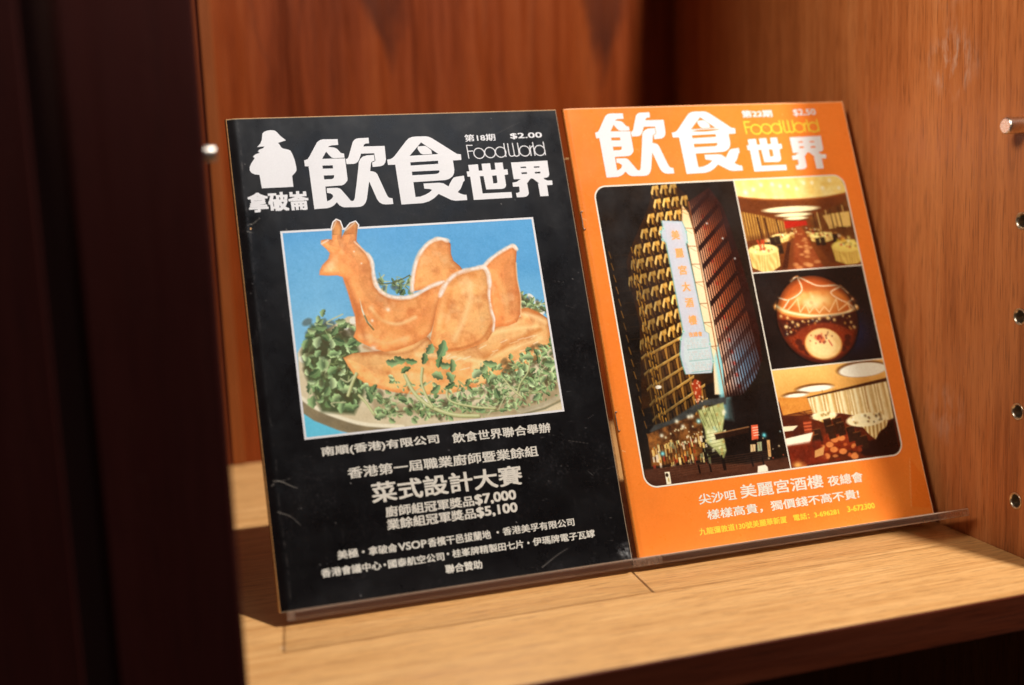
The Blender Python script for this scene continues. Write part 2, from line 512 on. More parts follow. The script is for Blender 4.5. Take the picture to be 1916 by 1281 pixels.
def text_uv(body, spacing=1.0):
    cu = bpy.data.curves.new('tmp', 'FONT'); cu.body = body; cu.resolution_u = 3
    cu.space_character = spacing
    o = bpy.data.objects.new('tmp', cu); COL.objects.link(o)
    bpy.context.view_layer.update()
    me = bpy.data.meshes.new_from_object(o)
    vs = np.array([v.co[:2] for v in me.vertices]); fs = [tuple(p.vertices) for p in me.polygons]
    bpy.data.objects.remove(o); bpy.data.curves.remove(cu); bpy.data.meshes.remove(me)
    return vs, fs

def set_text(mag, name, body, box, mat, bold=0.0, lift=0.06, spacing=1.0, parent=None):
    """one printed line stretched into box = (u0, v0, u1, v1); bold widens the strokes by overprinting"""
    vs, fs = text_uv(body, spacing)
    lo = vs.min(0); hi = vs.max(0)
    u0, v0, u1, v1 = box
    u0 += bold; u1 -= bold; v0 += bold * .7; v1 -= bold * .7
    t = (vs - lo) / (hi - lo)
    base = np.stack([u0 + t[:, 0] * (u1 - u0), v1 - t[:, 1] * (v1 - v0)], -1)
    offs = [(0, 0)] if not bold else [(-bold, -bold * .7), (bold, -bold * .7), (-bold, bold * .7), (bold, bold * .7), (0, 0)]
    V = []; F = []; L = []
    for k, (du, dv) in enumerate(offs):
        n0 = sum(len(x) for x in V)
        V.append(base + np.array([du, dv])); L.append(np.full(len(base), lift + k * .006))
        F += [tuple(i + n0 for i in f) for f in fs]
    V = np.concatenate(V); L = np.concatenate(L)
    P = mag.at(V[:, 0], V[:, 1], L)
    return mesh_obj(name, P.tolist(), F, mat, parent or mag.root)

def stroke_strip(pts, w, closed=False):
    pts = np.asarray(pts, float); n = len(pts)
    if closed:
        d = np.roll(pts, -1, 0) - np.roll(pts, 1, 0)
    else:
        d = np.gradient(pts, axis=0)
    d /= np.linalg.norm(d, axis=1, keepdims=True) + 1e-9
    nr = np.stack([-d[:, 1], d[:, 0]], -1) * w / 2
    V = np.concatenate([pts + nr, pts - nr]); F = []
    for i in range(n if closed else n - 1):
        j = (i + 1) % n
        F.append((i, j, n + j, n + i))
    return V, F

def multi_strip(mag, name, strokes, mat, lift=0.06, parent=None):
    V = []; F = []; L = []
    for k, (pts, w, closed) in enumerate(strokes):
        n0 = sum(len(x) for x in V)
        v, f = stroke_strip(pts, w, closed)
        V.append(v); L.append(np.full(len(v), lift + k * .006)); F += [tuple(i + n0 for i in q) for q in f]
    V = np.concatenate(V); L = np.concatenate(L)
    return mesh_obj(name, mag.at(V[:, 0], V[:, 1], L).tolist(), F, mat, parent or mag.root)

def dense(pts, step=2.0, closed=True):
    out = []
    n = len(pts)
    for i in range(n if closed else n - 1):
        a = np.array(pts[i], float); b = np.array(pts[(i + 1) % n], float)
        k = max(1, int(np.linalg.norm(b - a) / step))
        out += [tuple(a + (b - a) * t / k) for t in range(k)]
    if not closed: out.append(tuple(pts[-1]))
    return out

def smooth_line(pts, n=8):
    """Catmull-Rom through the points"""
    p = [np.array(q, float) for q in pts]
    p = [2 * p[0] - p[1]] + p + [2 * p[-1] - p[-2]]
    out = []
    for i in range(1, len(p) - 2):
        for t in np.linspace(0, 1, n, endpoint=False):
            a, b, c, d = p[i - 1], p[i], p[i + 1], p[i + 2]
            out.append(.5 * (2 * b + (c - a) * t + (2 * a - 5 * b + 4 * c - d) * t * t + (3 * b - a - 3 * c + d) * t ** 3))
    out.append(p[-2])
    return out

def circle(c, r, n=40, ry=None):
    ry = ry or r
    return [(c[0] + r * math.cos(2 * math.pi * i / n), c[1] + ry * math.sin(2 * math.pi * i / n)) for i in range(n)]

# ------------------------------------------------------------------ a small painter for the printed photographs
class Canvas:
    def __init__(self, U, V, base):
        self.U, self.V = U, V
        self.c = np.empty(U.shape + (3,)); self.c[:] = np.array(base) / 255.
        self.du = U[0, 1] - U[0, 0]; self.dv = V[1, 0] - V[0, 0]
        self.u0 = U[0, 0]; self.v0 = V[0, 0]
    def win(self, u0, v0, u1, v1):
        ny, nx = self.U.shape
        i0 = int(np.clip((u0 - self.u0) / self.du, 0, nx)); i1 = int(np.clip((u1 - self.u0) / self.du + 2, 0, nx))
        j0 = int(np.clip((v0 - self.v0) / self.dv, 0, ny)); j1 = int(np.clip((v1 - self.v0) / self.dv + 2, 0, ny))
        return (slice(j0, j1), slice(i0, i1))
    def blend(self, w, color, a):
        if self.c[w].size == 0: return
        color = np.asarray(color, float)
        if color.ndim == 1: color = color / 255.
        a = np.clip(a, 0, 1)[..., None]
        self.c[w] = self.c[w] * (1 - a) + color * a
    def sdf(self, poly, w):
        p = np.asarray(poly, float); U, V = self.U[w], self.V[w]
        d = np.full(U.shape, 1e9); s = np.zeros(U.shape, bool)
        n = len(p)
        for i in range(n):
            a = p[i]; b = p[(i + 1) % n]; e = b - a
            t = np.clip(((U - a[0]) * e[0] + (V - a[1]) * e[1]) / (e @ e + 1e-12), 0, 1)
            d = np.minimum(d, (U - a[0] - t * e[0]) ** 2 + (V - a[1] - t * e[1]) ** 2)
            if abs(e[1]) > 1e-12:
                c = ((a[1] > V) != (b[1] > V)) & (U < e[0] * (V - a[1]) / e[1] + a[0])
                s ^= c
        d = np.sqrt(d)
        return np.where(s, -d, d)
    def poly(self, poly, color, soft=.35, alpha=1.0, pad=1.5):
        p = np.asarray(poly, float)
        w = self.win(p[:, 0].min() - pad - soft, p[:, 1].min() - pad - soft, p[:, 0].max() + pad + soft, p[:, 1].max() + pad + soft)
        if self.U[w].size == 0: return None
        d = self.sdf(p, w)
        col = color(self.U[w], self.V[w], d) if callable(color) else color
        self.blend(w, col, np.clip(.5 - d / soft, 0, 1) * alpha)
        return w, d
    def ellipse(self, c, rx, ry, color, soft=.4, alpha=1.0, ang=0.0):
        R = max(rx, ry) + soft * 2
        w = self.win(c[0] - R, c[1] - R, c[0] + R, c[1] + R)
        if self.U[w].size == 0: return
        x = self.U[w] - c[0]; y = self.V[w] - c[1]
        ca, sa = math.cos(ang), math.sin(ang)
        x, y = x * ca + y * sa, -x * sa + y * ca
        r = np.sqrt((x / rx) ** 2 + (y / ry) ** 2)
        d = (r - 1) * min(rx, ry)
        col = color(self.U[w], self.V[w], d) if callable(color) else color
        self.blend(w, col, np.clip(.5 - d / soft, 0, 1) * alpha)
    def glow(self, c, r, color, alpha=1.0, ry=None):
        ry = ry or r
        w = self.win(c[0] - 2.5 * r, c[1] - 2.5 * ry, c[0] + 2.5 * r, c[1] + 2.5 * ry)
        if self.U[w].size == 0: return
        q = ((self.U[w] - c[0]) / r) ** 2 + ((self.V[w] - c[1]) / ry) ** 2
        self.blend(w, color, alpha * np.exp(-q))
    def line(self, pts, width, color, soft=.3, alpha=1.0, taper=0.0):
        p = np.asarray(pts, float); R = width + soft
        w = self.win(p[:, 0].min() - R, p[:, 1].min() - R, p[:, 0].max() + R, p[:, 1].max() + R)
        if self.U[w].size == 0: return
        U, V = self.U[w], self.V[w]; d = np.full(U.shape, 1e9)
        for i in range(len(p) - 1):
            a, b = p[i], p[i + 1]; e = b - a
            t = np.clip(((U - a[0]) * e[0] + (V - a[1]) * e[1]) / (e @ e + 1e-12), 0, 1)
            ww = width / 2 * (1 - taper * (i + t) / max(len(p) - 1, 1))
            d = np.minimum(d, np.hypot(U - a[0] - t * e[0], V - a[1] - t * e[1]) - ww)
        self.blend(w, color, np.clip(.5 - d / soft, 0, 1) * alpha)
    def leaf(self, c, ln, wd, ang, color, rng, alpha=1.0):
        R = ln * 1.1
        w = self.win(c[0] - R, c[1] - R, c[0] + R, c[1] + R)
        if self.U[w].size == 0: return
        x = self.U[w] - c[0]; y = self.V[w] - c[1]
        ca, sa = math.cos(ang), math.sin(ang)
        x, y = (x * ca + y * sa) / ln, (-x * sa + y * ca) / wd
        y = y + .35 * x * x
        edge = np.abs(y) - np.clip(1 - x * x, 0, 1) ** .75 * (1 + .16 * np.sin(9 * x + rng.random() * 6))
        m = np.clip(.5 - edge * wd / .28, 0, 1) * (np.abs(x) < 1)
        col = np.array(color, float)
        shade = 1 + .28 * np.sign(y) * np.clip(np.abs(y) * 2, 0, 1) + .1 * x
        rgb = np.clip(col[None, None] * shade[..., None], 0, 255) / 255.
        rib = np.exp(-(y * wd / .16) ** 2) * .5
        rgb = rgb * (1 - rib[..., None]) + np.array((172, 186, 128)) / 255. * rib[..., None]
        self.blend(w, rgb, m * alpha)

def vnoise(U, V, scale, seed, octaves=4):
    r = np.random.RandomState(seed); out = np.zeros(U.shape); amp = 1.0; tot = 0
    T = r.rand(64, 64)
    for o in range(octaves):
        x = U / scale * 2 ** o + 7.3 * o; y = V / scale * 2 ** o + 3.1 * o
        xi = np.floor(x).astype(int); yi = np.floor(y).astype(int)
        fx = x - xi; fy = y - yi; fx = fx * fx * (3 - 2 * fx); fy = fy * fy * (3 - 2 * fy)
        g = lambda a, b: T[(yi + b) % 64, (xi + a) % 64]
        out += amp * ((g(0, 0) * (1 - fx) + g(1, 0) * fx) * (1 - fy) + (g(0, 1) * (1 - fx) + g(1, 1) * fx) * fy)
        tot += amp; amp *= .55
    return out / tot
def cmix(a, b, t):
    t = np.clip(t, 0, 1)[..., None]
    return np.array(a) / 255. * (1 - t) + np.array(b) / 255. * t

# ------------------------------------------------------------------ outlines measured on the covers, in millimetres (u from the spine, v from the top edge)
D = {
 'yin_left': [[40.0,25.63],[42.02,24.95],[43.28,23.29],[46.77,17.72],[48.31,15.29],[50.07,14.01],[51.9,13.61],[59.97,13.76],[59.91,17.21],[56.11,17.35],[54.82,17.69],[54.14,18.28],[55.98,18.42],[57.74,18.78],[58.91,19.48],[59.69,20.46],[60.6,21.83],[61.45,22.25],[62.51,22.48],[62.5,24.85],[56.81,24.94],[55.42,24.51],[54.31,23.32],[52.71,20.9],[50.0,25.06],[62.77,25.32],[62.69,25.93],[62.67,32.79],[62.62,37.54],[62.32,38.48],[61.27,39.76],[60.08,40.65],[58.95,41.05],[49.83,41.32],[49.75,49.94],[51.15,49.45],[52.7,48.4],[53.5,47.13],[53.15,46.17],[52.0,45.37],[50.34,45.02],[50.53,42.29],[56.29,42.37],[57.66,42.81],[58.61,43.79],[62.83,50.22],[63.88,50.46],[64.64,50.12],[65.23,48.83],[67.65,39.09],[69.29,31.92],[70.18,27.75],[71.32,25.87],[72.94,24.59],[75.21,24.02],[79.18,23.86],[79.24,27.33],[78.03,27.67],[77.02,28.4],[75.83,33.34],[77.61,33.72],[78.98,34.43],[79.74,35.61],[83.18,47.04],[83.86,48.79],[84.67,49.59],[86.38,49.98],[86.37,53.37],[81.98,53.38],[80.2,52.98],[78.7,51.96],[77.65,50.2],[74.51,39.4],[71.93,49.54],[70.92,51.76],[69.65,53.2],[68.12,53.88],[65.94,54.07],[58.8,53.85],[57.43,53.41],[56.29,52.52],[55.08,50.77],[53.28,52.37],[51.76,53.23],[49.56,53.86],[42.31,54.04],[42.07,29.11],[40.06,29.03]],
 'yin_h1': [[49.63,29.03],[55.41,29.07],[55.36,30.97],[49.66,30.85]],
 'yin_h2': [[49.72,34.83],[55.42,34.88],[55.27,36.09],[54.82,36.82],[53.71,37.15],[49.72,37.17]],
 'yin_right': [[63.07,25.83],[64.13,25.41],[64.79,24.48],[68.24,15.76],[69.11,14.63],[70.29,13.9],[71.78,13.64],[77.47,13.55],[77.34,16.84],[75.38,16.96],[74.4,17.51],[73.89,18.65],[86.0,18.76],[85.67,26.8],[85.05,28.71],[83.96,30.02],[82.4,30.72],[77.59,31.03],[77.58,28.34],[79.43,27.57],[79.62,26.96],[79.53,22.91],[72.08,22.83],[70.55,26.23],[69.66,27.53],[68.46,28.44],[66.97,28.77],[63.18,28.7]],
 'shi_out': [[86.33,27.03],[88.34,26.73],[89.69,26.04],[90.91,24.96],[98.76,16.18],[100.41,14.72],[102.34,13.95],[105.28,13.74],[110.39,13.82],[112.17,14.22],[113.88,15.08],[127.21,25.16],[129.57,25.55],[129.33,28.94],[124.31,29.06],[124.35,34.57],[123.84,36.82],[122.64,38.66],[120.61,40.01],[118.31,40.66],[99.51,41.03],[99.55,49.9],[102.46,49.74],[105.48,48.77],[107.83,47.58],[109.66,46.17],[108.48,45.55],[105.62,45.23],[105.28,45.03],[105.26,42.11],[114.44,42.07],[116.75,42.55],[119.5,44.56],[120.58,42.72],[122.19,40.53],[123.27,39.45],[124.62,39.01],[129.44,38.5],[129.45,41.42],[128.39,42.32],[127.56,44.17],[126.31,46.38],[124.39,48.17],[125.9,49.19],[127.64,49.91],[129.27,50.1],[129.25,53.23],[122.35,53.26],[119.87,52.65],[113.13,48.69],[110.24,51.05],[107.09,52.76],[103.35,53.69],[90.95,53.88],[90.56,30.19],[86.46,30.14]],
 'shi_h1': [[107.22,17.41],[116.36,24.84],[99.51,25.28]],
 'shi_island': [[104.99,19.8],[109.22,19.57],[110.57,20.38],[112.49,22.34],[112.71,24.63],[107.4,24.74],[106.04,24.01],[105.16,22.46],[104.67,21.31]],
 'shi_h2': [[99.34,29.15],[115.53,28.83],[115.51,30.72],[99.33,31.1]],
 'shi_h3': [[99.48,34.75],[115.5,34.66],[115.42,35.71],[114.7,36.44],[113.37,36.76],[99.46,36.99]],
 'world_out': [[132.92,32.21],[138.75,31.98],[138.66,35.96],[140.92,35.9],[140.94,31.82],[146.1,31.71],[146.07,35.81],[148.76,35.7],[148.85,31.61],[153.66,31.58],[153.65,35.9],[155.96,35.81],[155.85,38.99],[153.69,39.2],[153.61,45.5],[153.22,46.4],[152.5,47.14],[150.91,47.58],[141.42,47.45],[141.01,39.28],[138.76,39.27],[138.87,49.76],[156.19,49.76],[156.1,53.22],[133.1,53.36],[133.07,39.24],[131.49,39.23],[131.44,36.12],[133.04,36.03]],
 'world_h': [[146.14,39.28],[148.88,39.21],[148.73,43.29],[148.4,43.89],[147.68,44.01],[146.17,44.03]],
 'realm_out': [[158.74,31.78],[181.09,31.53],[180.89,40.21],[180.22,41.42],[179.19,42.0],[176.99,42.12],[177.74,43.18],[179.19,43.87],[181.99,43.93],[181.85,46.63],[178.41,46.69],[178.3,53.28],[173.19,53.25],[173.08,45.46],[173.82,45.34],[170.45,42.24],[169.08,42.12],[166.29,45.09],[166.53,45.47],[166.55,51.02],[165.9,52.22],[164.71,52.93],[162.99,53.15],[158.92,53.17],[158.82,50.5],[160.21,50.41],[161.24,49.69],[161.36,46.68],[157.61,46.61],[157.69,44.15],[160.05,43.79],[161.71,42.94],[162.9,42.22],[158.79,42.04]],
 'realm_h0': [[164.11,34.69],[167.42,34.67],[167.43,35.54],[164.13,35.53]],
 'realm_h1': [[172.22,34.8],[175.64,34.84],[175.56,35.68],[172.24,35.64]],
 'realm_h2': [[164.09,38.1],[167.42,38.08],[167.37,39.17],[164.07,39.18]],
 'realm_h3': [[172.25,38.22],[175.7,38.21],[175.6,39.23],[172.25,39.22]],
 'figure': [[15.53,16.8],[17.44,14.88],[18.54,12.44],[19.13,9.15],[20.07,8.14],[21.67,7.48],[23.99,7.22],[25.88,7.49],[26.94,8.35],[28.6,10.69],[31.44,13.48],[26.99,14.79],[27.81,16.06],[28.41,17.53],[29.48,18.27],[31.54,18.76],[33.18,19.56],[33.95,21.25],[34.87,25.01],[35.31,29.57],[35.2,31.22],[34.41,32.42],[32.45,34.4],[32.43,40.63],[15.5,40.67],[15.05,32.92],[12.53,32.53],[10.77,31.43],[10.09,29.98],[10.36,28.16],[11.33,26.16],[13.53,23.17],[12.67,22.32],[13.93,21.14],[16.42,20.2],[15.65,19.27],[16.5,18.35],[18.67,17.61],[19.46,16.6],[17.24,16.73]],
 'fw_pts': [[133.68,20.18],[133.97,28.32],[137.29,20.33],[133.79,23.82],[137.06,23.79],[140.46,25.37],[147.07,25.17],[153.51,25.17],[156.18,19.77],[156.29,28.29],[168.15,25.05],[171.75,21.78],[171.72,28.28],[173.84,19.77],[174.08,28.22],[177.45,25.09],[180.41,19.7],[180.58,28.17],[143.44,25.48]],
 'fw_w': [[158.47,19.94],[158.45,26.17],[158.77,27.42],[159.67,27.98],[160.81,27.73],[161.53,26.87],[161.4,19.8]],
 'fw_w2': [[161.53,26.87],[161.92,27.71],[162.7,28.09],[163.77,27.78],[164.5,26.84],[164.51,19.85]],
 'fw_r': [[171.83,24.0],[172.63,22.7],[173.75,22.14]],
 'A_frame': [[22.44,65.95],[166.86,65.28],[166.56,179.43],[22.64,179.79]],
}
P = {
 'body': [[49.8,71.9],[50.7,65.1],[51.8,62.3],[53.5,60.9],[55.3,61.8],[56.1,65.4],[55.3,70.9],[57.8,66.8],[60.9,63.5],[63.9,62.5],[65.1,64.5],[63.9,69.5],[63.1,73.7],[65.1,77.0],[67.7,80.3],[69.4,84.6],[69.7,89.9],[69.3,94.6],[70.2,100.4],[72.8,103.7],[77.5,106.7],[84.5,108.3],[91.8,107.2],[100.7,103.2],[109.0,100.3],[108.9,103.2],[107.2,107.4],[103.4,113.4],[100.8,120.5],[97.8,127.6],[94.8,130.4],[87.1,133.9],[76.6,136.6],[70.5,136.7],[64.8,134.5],[60.1,131.7],[56.9,129.7],[54.7,127.2],[56.7,123.1],[57.1,115.9],[55.9,109.7],[54.8,102.4],[53.7,97.1],[53.0,93.5],[50.1,92.3],[45.2,92.2],[40.6,91.5],[41.1,89.0],[42.9,86.0],[46.5,82.7],[47.7,79.6],[45.8,76.8],[43.4,74.1],[43.8,72.0],[47.2,71.5]],
 'slit': [[60.7,106.1],[61.6,112.2],[62.9,118.0],[65.4,121.8],[62.7,119.5],[61.0,113.2]],
 'wing_back': [[90.1,104.5],[90.8,99.8],[92.8,92.6],[95.9,85.3],[100.9,79.2],[105.6,76.1],[110.0,75.1],[114.5,76.6],[115.8,78.5],[115.2,84.4],[116.0,88.3],[119.2,91.7],[120.8,94.5],[116.3,97.4],[110.1,103.3],[108.9,100.6],[100.7,103.2]],
 'wing_front': [[96.6,132.2],[99.2,124.6],[101.9,116.4],[105.2,108.3],[109.2,102.2],[114.7,97.3],[120.9,95.0],[127.5,93.9],[132.9,93.4],[135.0,97.6],[134.8,104.1],[133.4,110.4],[133.5,118.9],[134.2,124.3],[132.6,130.5],[128.6,135.5],[121.9,138.0],[113.2,139.9],[105.9,139.9],[100.9,138.2],[97.2,135.0]],
 'wing_tail': [[132.3,93.9],[136.8,89.6],[144.0,85.2],[151.6,82.0],[153.9,84.2],[152.2,92.3],[151.4,102.0],[151.8,111.8],[150.4,121.4],[147.3,126.5],[141.6,128.3],[133.0,128.2],[134.1,124.3],[133.3,118.9],[133.4,110.4],[134.5,104.0],[134.7,97.6]],
 'base': [[53.6,136.0],[47.9,138.0],[49.8,142.7],[53.0,149.0],[60.1,154.8],[73.5,159.6],[87.2,162.3],[102.5,163.1],[118.4,161.1],[134.9,157.0],[148.6,152.0],[161.0,146.3],[164.7,141.8],[165.9,133.4],[165.5,125.8],[161.1,122.2],[155.1,118.7],[150.1,119.2],[149.9,123.5],[134.0,128.5],[121.9,138.0],[100.9,138.2],[94.8,130.4],[70.6,136.0]],
 'plate': [[24.2,133.3],[23.0,156.0],[30.7,163.7],[42.4,170.8],[55.4,176.2],[74.7,180.3],[167.2,179.9],[166.5,155.8],[163.3,122.4],[152.2,109.7],[123.8,125.6],[73.1,117.2],[53.2,115.6],[32.3,126.1],[26.0,130.5]],
 'plate_rim': [[22.9,157.0],[30.7,163.7],[42.5,170.0],[55.6,175.0],[74.9,178.3]],
 'rim_right': [[140.3,176.7],[154.6,174.6],[167.4,170.2]],
 'cyan': [[23.7,162.9],[30.3,167.6],[36.3,173.1],[42.5,178.2],[22.3,180.3]],
 'stem1': [[47.8,158.5],[50.5,152.8],[53.7,147.1]],
 'stem2': [[79.7,150.6],[82.6,159.0],[86.9,165.0],[93.3,170.2],[103.9,174.9],[117.1,176.8]],
 'stem3': [[89.8,147.5],[88.2,155.5],[90.1,163.8],[92.4,169.1]],
 'stem4': [[107.0,153.3],[101.8,161.0],[102.9,167.2],[114.7,171.5],[127.0,173.8]],
 'stem5': [[151.4,148.1],[149.2,155.2],[143.9,161.0],[140.8,167.0]],
 'stem6': [[134.7,158.0],[139.0,164.7],[143.6,169.3]],
 'stem7': [[60.2,169.8],[57.0,163.5],[53.7,159.1]],
 'leaves_big': [[95.8,137.8],[92.0,142.6],[77.8,142.3],[73.6,143.4],[102.7,147.7],[97.9,152.4],[124.0,151.8],[119.6,153.4],[150.5,146.9],[162.7,152.3],[95.7,160.3],[104.8,154.1],[32.8,122.1],[38.2,117.5],[34.9,128.3],[45.3,123.1],[30.5,140.9],[38.3,140.6],[29.5,149.7],[37.5,155.5],[44.7,152.2],[51.0,164.8],[59.4,160.7],[64.0,171.2],[69.4,174.7],[81.3,176.0],[77.0,163.5],[119.5,174.5],[129.3,165.8],[128.6,156.4],[145.4,165.3],[157.0,160.2],[152.1,170.2],[160.5,165.8],[46.6,129.3],[53.4,129.9],[39.8,112.5],[48.9,118.3],[62.0,156.0]],
 'cl_left': [[28.9,113.7],[60.1,116.2],[52.1,156.0],[24.7,158.1]],
 'cl_front': [[48.9,149.7],[166.5,155.8],[164.1,176.6],[48.3,170.5]],
 'cl_right': [[151.2,108.5],[167.3,118.4],[166.2,124.8],[150.8,118.2]],
 'cl_back': [[71.2,96.3],[91.2,96.7],[90.0,105.5],[72.8,103.7]],
 'fac_left': [[50.3,49.6],[62.5,49.2],[69.0,56.7],[69.8,68.8],[70.5,91.7],[71.4,119.2],[71.5,150.1],[70.4,170.8],[16.6,183.8],[24.6,134.6],[24.0,121.3],[23.0,109.8],[23.4,96.3],[29.5,85.1],[35.1,76.6],[42.1,66.2]],
 'fac_quad': [[50.0,48.6],[72.8,47.7],[71.8,170.0],[17.4,182.1]],
 'sign': [[50.7,72.6],[63.3,73.9],[63.9,76.4],[64.9,80.5],[64.4,86.9],[63.2,87.5],[64.8,141.8],[66.8,143.2],[66.4,149.6],[66.4,160.0],[64.0,166.6],[47.8,166.0],[46.9,160.6],[46.5,154.4],[48.8,145.2],[51.2,140.7],[50.7,86.5],[48.9,84.4],[48.7,79.5],[50.5,77.6]],
 'sign_in': [[52.0,74.2],[62.2,75.1],[62.8,141.7],[51.8,141.2],[51.6,86.5]],
 'plaque': [[51.0,144.4],[65.6,145.7],[65.0,159.0],[62.2,165.3],[50.1,164.9],[48.2,156.5]],
 'sign_chars': [[57.5,82.0],[57.9,93.3],[58.0,103.8],[58.1,114.1],[58.3,123.8],[58.3,134.4],[54.4,142.8],[58.4,143.2],[62.3,143.3]],
 'glow': [[65.5,63.5],[68.7,68.7],[70.9,89.8],[71.8,132.8],[71.2,169.1],[68.5,180.0],[63.5,179.5],[66.2,161.0],[64.8,141.8],[64.3,87.4],[63.4,74.4]],
 'struts': [[60.0,65.0],[69.1,66.9],[63.3,77.9],[69.4,78.7],[63.7,89.3],[69.9,89.9],[64.1,100.6],[70.0,101.0],[64.5,111.9],[70.2,111.9],[64.5,125.0],[69.7,125.1],[64.8,136.6],[70.5,136.8],[67.1,151.1],[71.2,151.2]],
 'fac_right': [[70.1,61.8],[85.5,53.5],[91.8,65.0],[94.5,78.3],[96.9,97.5],[99.4,121.4],[100.3,144.9],[98.3,162.1],[92.0,172.0],[81.6,181.3],[69.9,182.0],[72.2,161.5],[71.5,128.9],[70.7,90.7]],
 'edge_dir': [[70.1,61.8],[69.9,182.0]],
 'edge_dir2': [[88.1,56.6],[96.8,163.8]],
 'canopy': [[19.2,196.2],[22.6,193.1],[32.2,191.6],[47.7,184.9],[55.9,181.9],[70.5,181.6],[69.6,185.9],[55.3,185.3],[46.6,190.5],[36.7,192.9],[20.0,197.1]],
 'shops': [[17.5,197.7],[36.7,192.9],[46.6,190.5],[53.5,189.5],[48.3,215.7],[16.5,216.2]],
 'entrance': [[51.0,187.5],[67.9,184.8],[67.8,190.1],[63.9,202.0],[64.2,212.4],[61.3,217.2],[57.7,211.7],[52.9,206.8],[53.0,199.0],[51.7,193.7]],
 'lantern': [[52.7,169.2],[56.1,171.3],[55.2,178.3],[51.7,184.0],[50.5,177.8],[49.9,172.4]],
 'road': [[11.7,217.4],[39.5,217.3],[76.8,221.6],[103.5,220.4],[103.6,229.2],[15.1,228.7],[11.1,225.7]],
 'spots': [[29.3,171.7],[24.6,209.7],[90.1,206.3],[50.2,193.8],[26.0,199.5],[39.9,195.8],[46.6,190.5],[44.6,190.7],[36.7,192.5],[67.3,190.1]],
 'redsign': [[82.9,199.7],[87.3,199.7],[86.0,207.9],[81.5,208.3]],
 'signs2': [[80.1,210.7],[83.4,210.9],[82.6,214.9],[79.3,215.0],[84.6,209.9],[87.6,209.8],[86.8,215.0],[84.0,215.1],[91.1,209.3],[93.1,209.4],[92.0,219.1],[90.1,218.9]],
 'bollard': [[23.8,220.1],[26.8,220.2],[26.6,227.1],[23.8,227.2]],
 'car': [[82.2,223.6],[87.1,223.3],[88.3,224.7],[88.2,227.3],[81.2,227.4]],
 'crown_dark': [[69.5,181.5],[99.0,177.3],[101.3,199.0],[94.1,222.8],[48.9,217.5],[65.9,203.9]],
 'awn': [[58.6,202.2],[81.2,200.4],[80.5,203.8],[58.9,205.7]],
 'r_ceil_light': [[102.4,49.1],[177.5,49.0],[181.0,61.3],[165.1,63.4],[143.6,63.9],[124.5,63.1],[110.1,61.5],[102.7,60.1]],
 'r_el': [[138.7,70.1],[158.4,71.2],[138.3,72.0],[139.7,73.7],[151.9,74.4],[140.9,76.0],[148.8,76.4]],
 'r_left_wall': [[103.7,69.8],[117.2,73.0],[132.6,77.9],[131.5,87.1],[122.0,86.5],[103.5,88.9]],
 'r_red': [[131.9,77.3],[147.5,78.0],[147.8,80.8],[131.7,82.3]],
 'r_aisle': [[138.8,81.5],[143.2,81.8],[153.0,108.4],[127.6,108.8]],
 'r_tab': [[113.8,94.7],[124.0,95.4],[113.1,98.3],[172.9,95.8],[184.4,96.6],[172.0,99.4],[127.1,87.2],[133.1,87.6],[155.9,87.8],[163.9,88.3]],
 'r_skirtL': [[103.5,93.3],[123.8,96.2],[122.2,101.6],[117.9,105.7],[113.8,109.0],[103.5,109.0]],
 'r_skirtR': [[160.1,96.2],[180.2,95.1],[178.2,109.2],[165.4,108.3],[160.0,105.1]],
 'r_win': [[164.4,74.5],[179.0,73.6],[178.0,83.5],[168.6,83.3],[163.8,81.0]],
 'r_pillar': [[159.7,75.4],[165.2,74.9],[167.5,84.1],[163.0,84.2]],
 'r_chair': [[121.4,89.7],[125.0,89.1],[117.3,92.6],[156.0,91.5],[152.4,91.6],[165.2,90.0],[125.5,94.7]],
 'r_rail': [[131.5,90.7],[133.6,91.2],[127.8,107.6],[123.9,107.7]],
 'm_ball': [[141.1,140.5],[168.8,142.8],[147.4,113.0],[134.9,167.4]],
 'm_bright': [[142.9,127.4],[155.5,128.4],[144.2,121.7]],
 'm_arc': [[115.1,130.9],[120.6,134.5],[131.3,137.6],[141.4,139.0],[153.0,139.4],[162.6,138.4],[169.2,135.3]],
 'm_str1': [[128.2,115.8],[133.8,113.6],[145.8,119.7],[159.7,120.8],[165.5,126.0]],
 'm_str2': [[133.3,113.5],[134.3,122.0],[124.5,127.0],[118.0,125.5]],
 'm_str3': [[161.3,121.4],[153.9,125.1],[163.0,131.6],[167.9,129.9]],
 'm_str4': [[124.5,127.0],[119.4,132.3]],
 'm_str5': [[164.1,131.9],[167.8,136.2]],
 'm_zig': [[116.6,132.1],[121.9,133.6],[130.3,126.9],[130.2,135.3],[135.3,130.5],[136.3,136.3],[140.6,132.5],[143.1,136.8],[147.4,133.0],[150.1,136.7],[156.6,129.0],[156.6,136.4],[164.0,132.2],[164.9,136.0]],
 'm_plate': [[141.5,156.1],[154.6,157.3],[143.6,147.3],[141.8,152.6],[147.4,153.1]],
 'm_bokeh': [[116.7,136.7],[120.9,138.1],[123.7,140.9],[130.6,141.0],[134.5,141.3],[137.6,140.6],[142.2,140.4],[118.6,143.6],[121.3,146.9],[126.8,142.8],[152.4,141.8],[163.2,140.6],[163.5,144.3],[165.1,147.6],[148.1,140.4]],
 'm_table': [[114.6,146.3],[164.4,150.6],[157.4,160.4],[149.1,165.9],[135.0,167.1],[122.4,162.4],[117.1,155.8]],
 'b_ceil': [[104.0,169.2],[178.8,169.1],[179.3,181.6],[123.7,186.8],[103.9,185.2]],
 'b_el': [[164.6,174.3],[181.3,175.9],[163.4,179.1],[129.8,182.5],[141.7,183.7],[129.4,184.3],[116.2,185.3],[123.9,186.1],[115.9,186.5]],
 'b_beam': [[123.1,186.9],[179.5,180.6],[179.6,182.7],[123.5,187.6]],
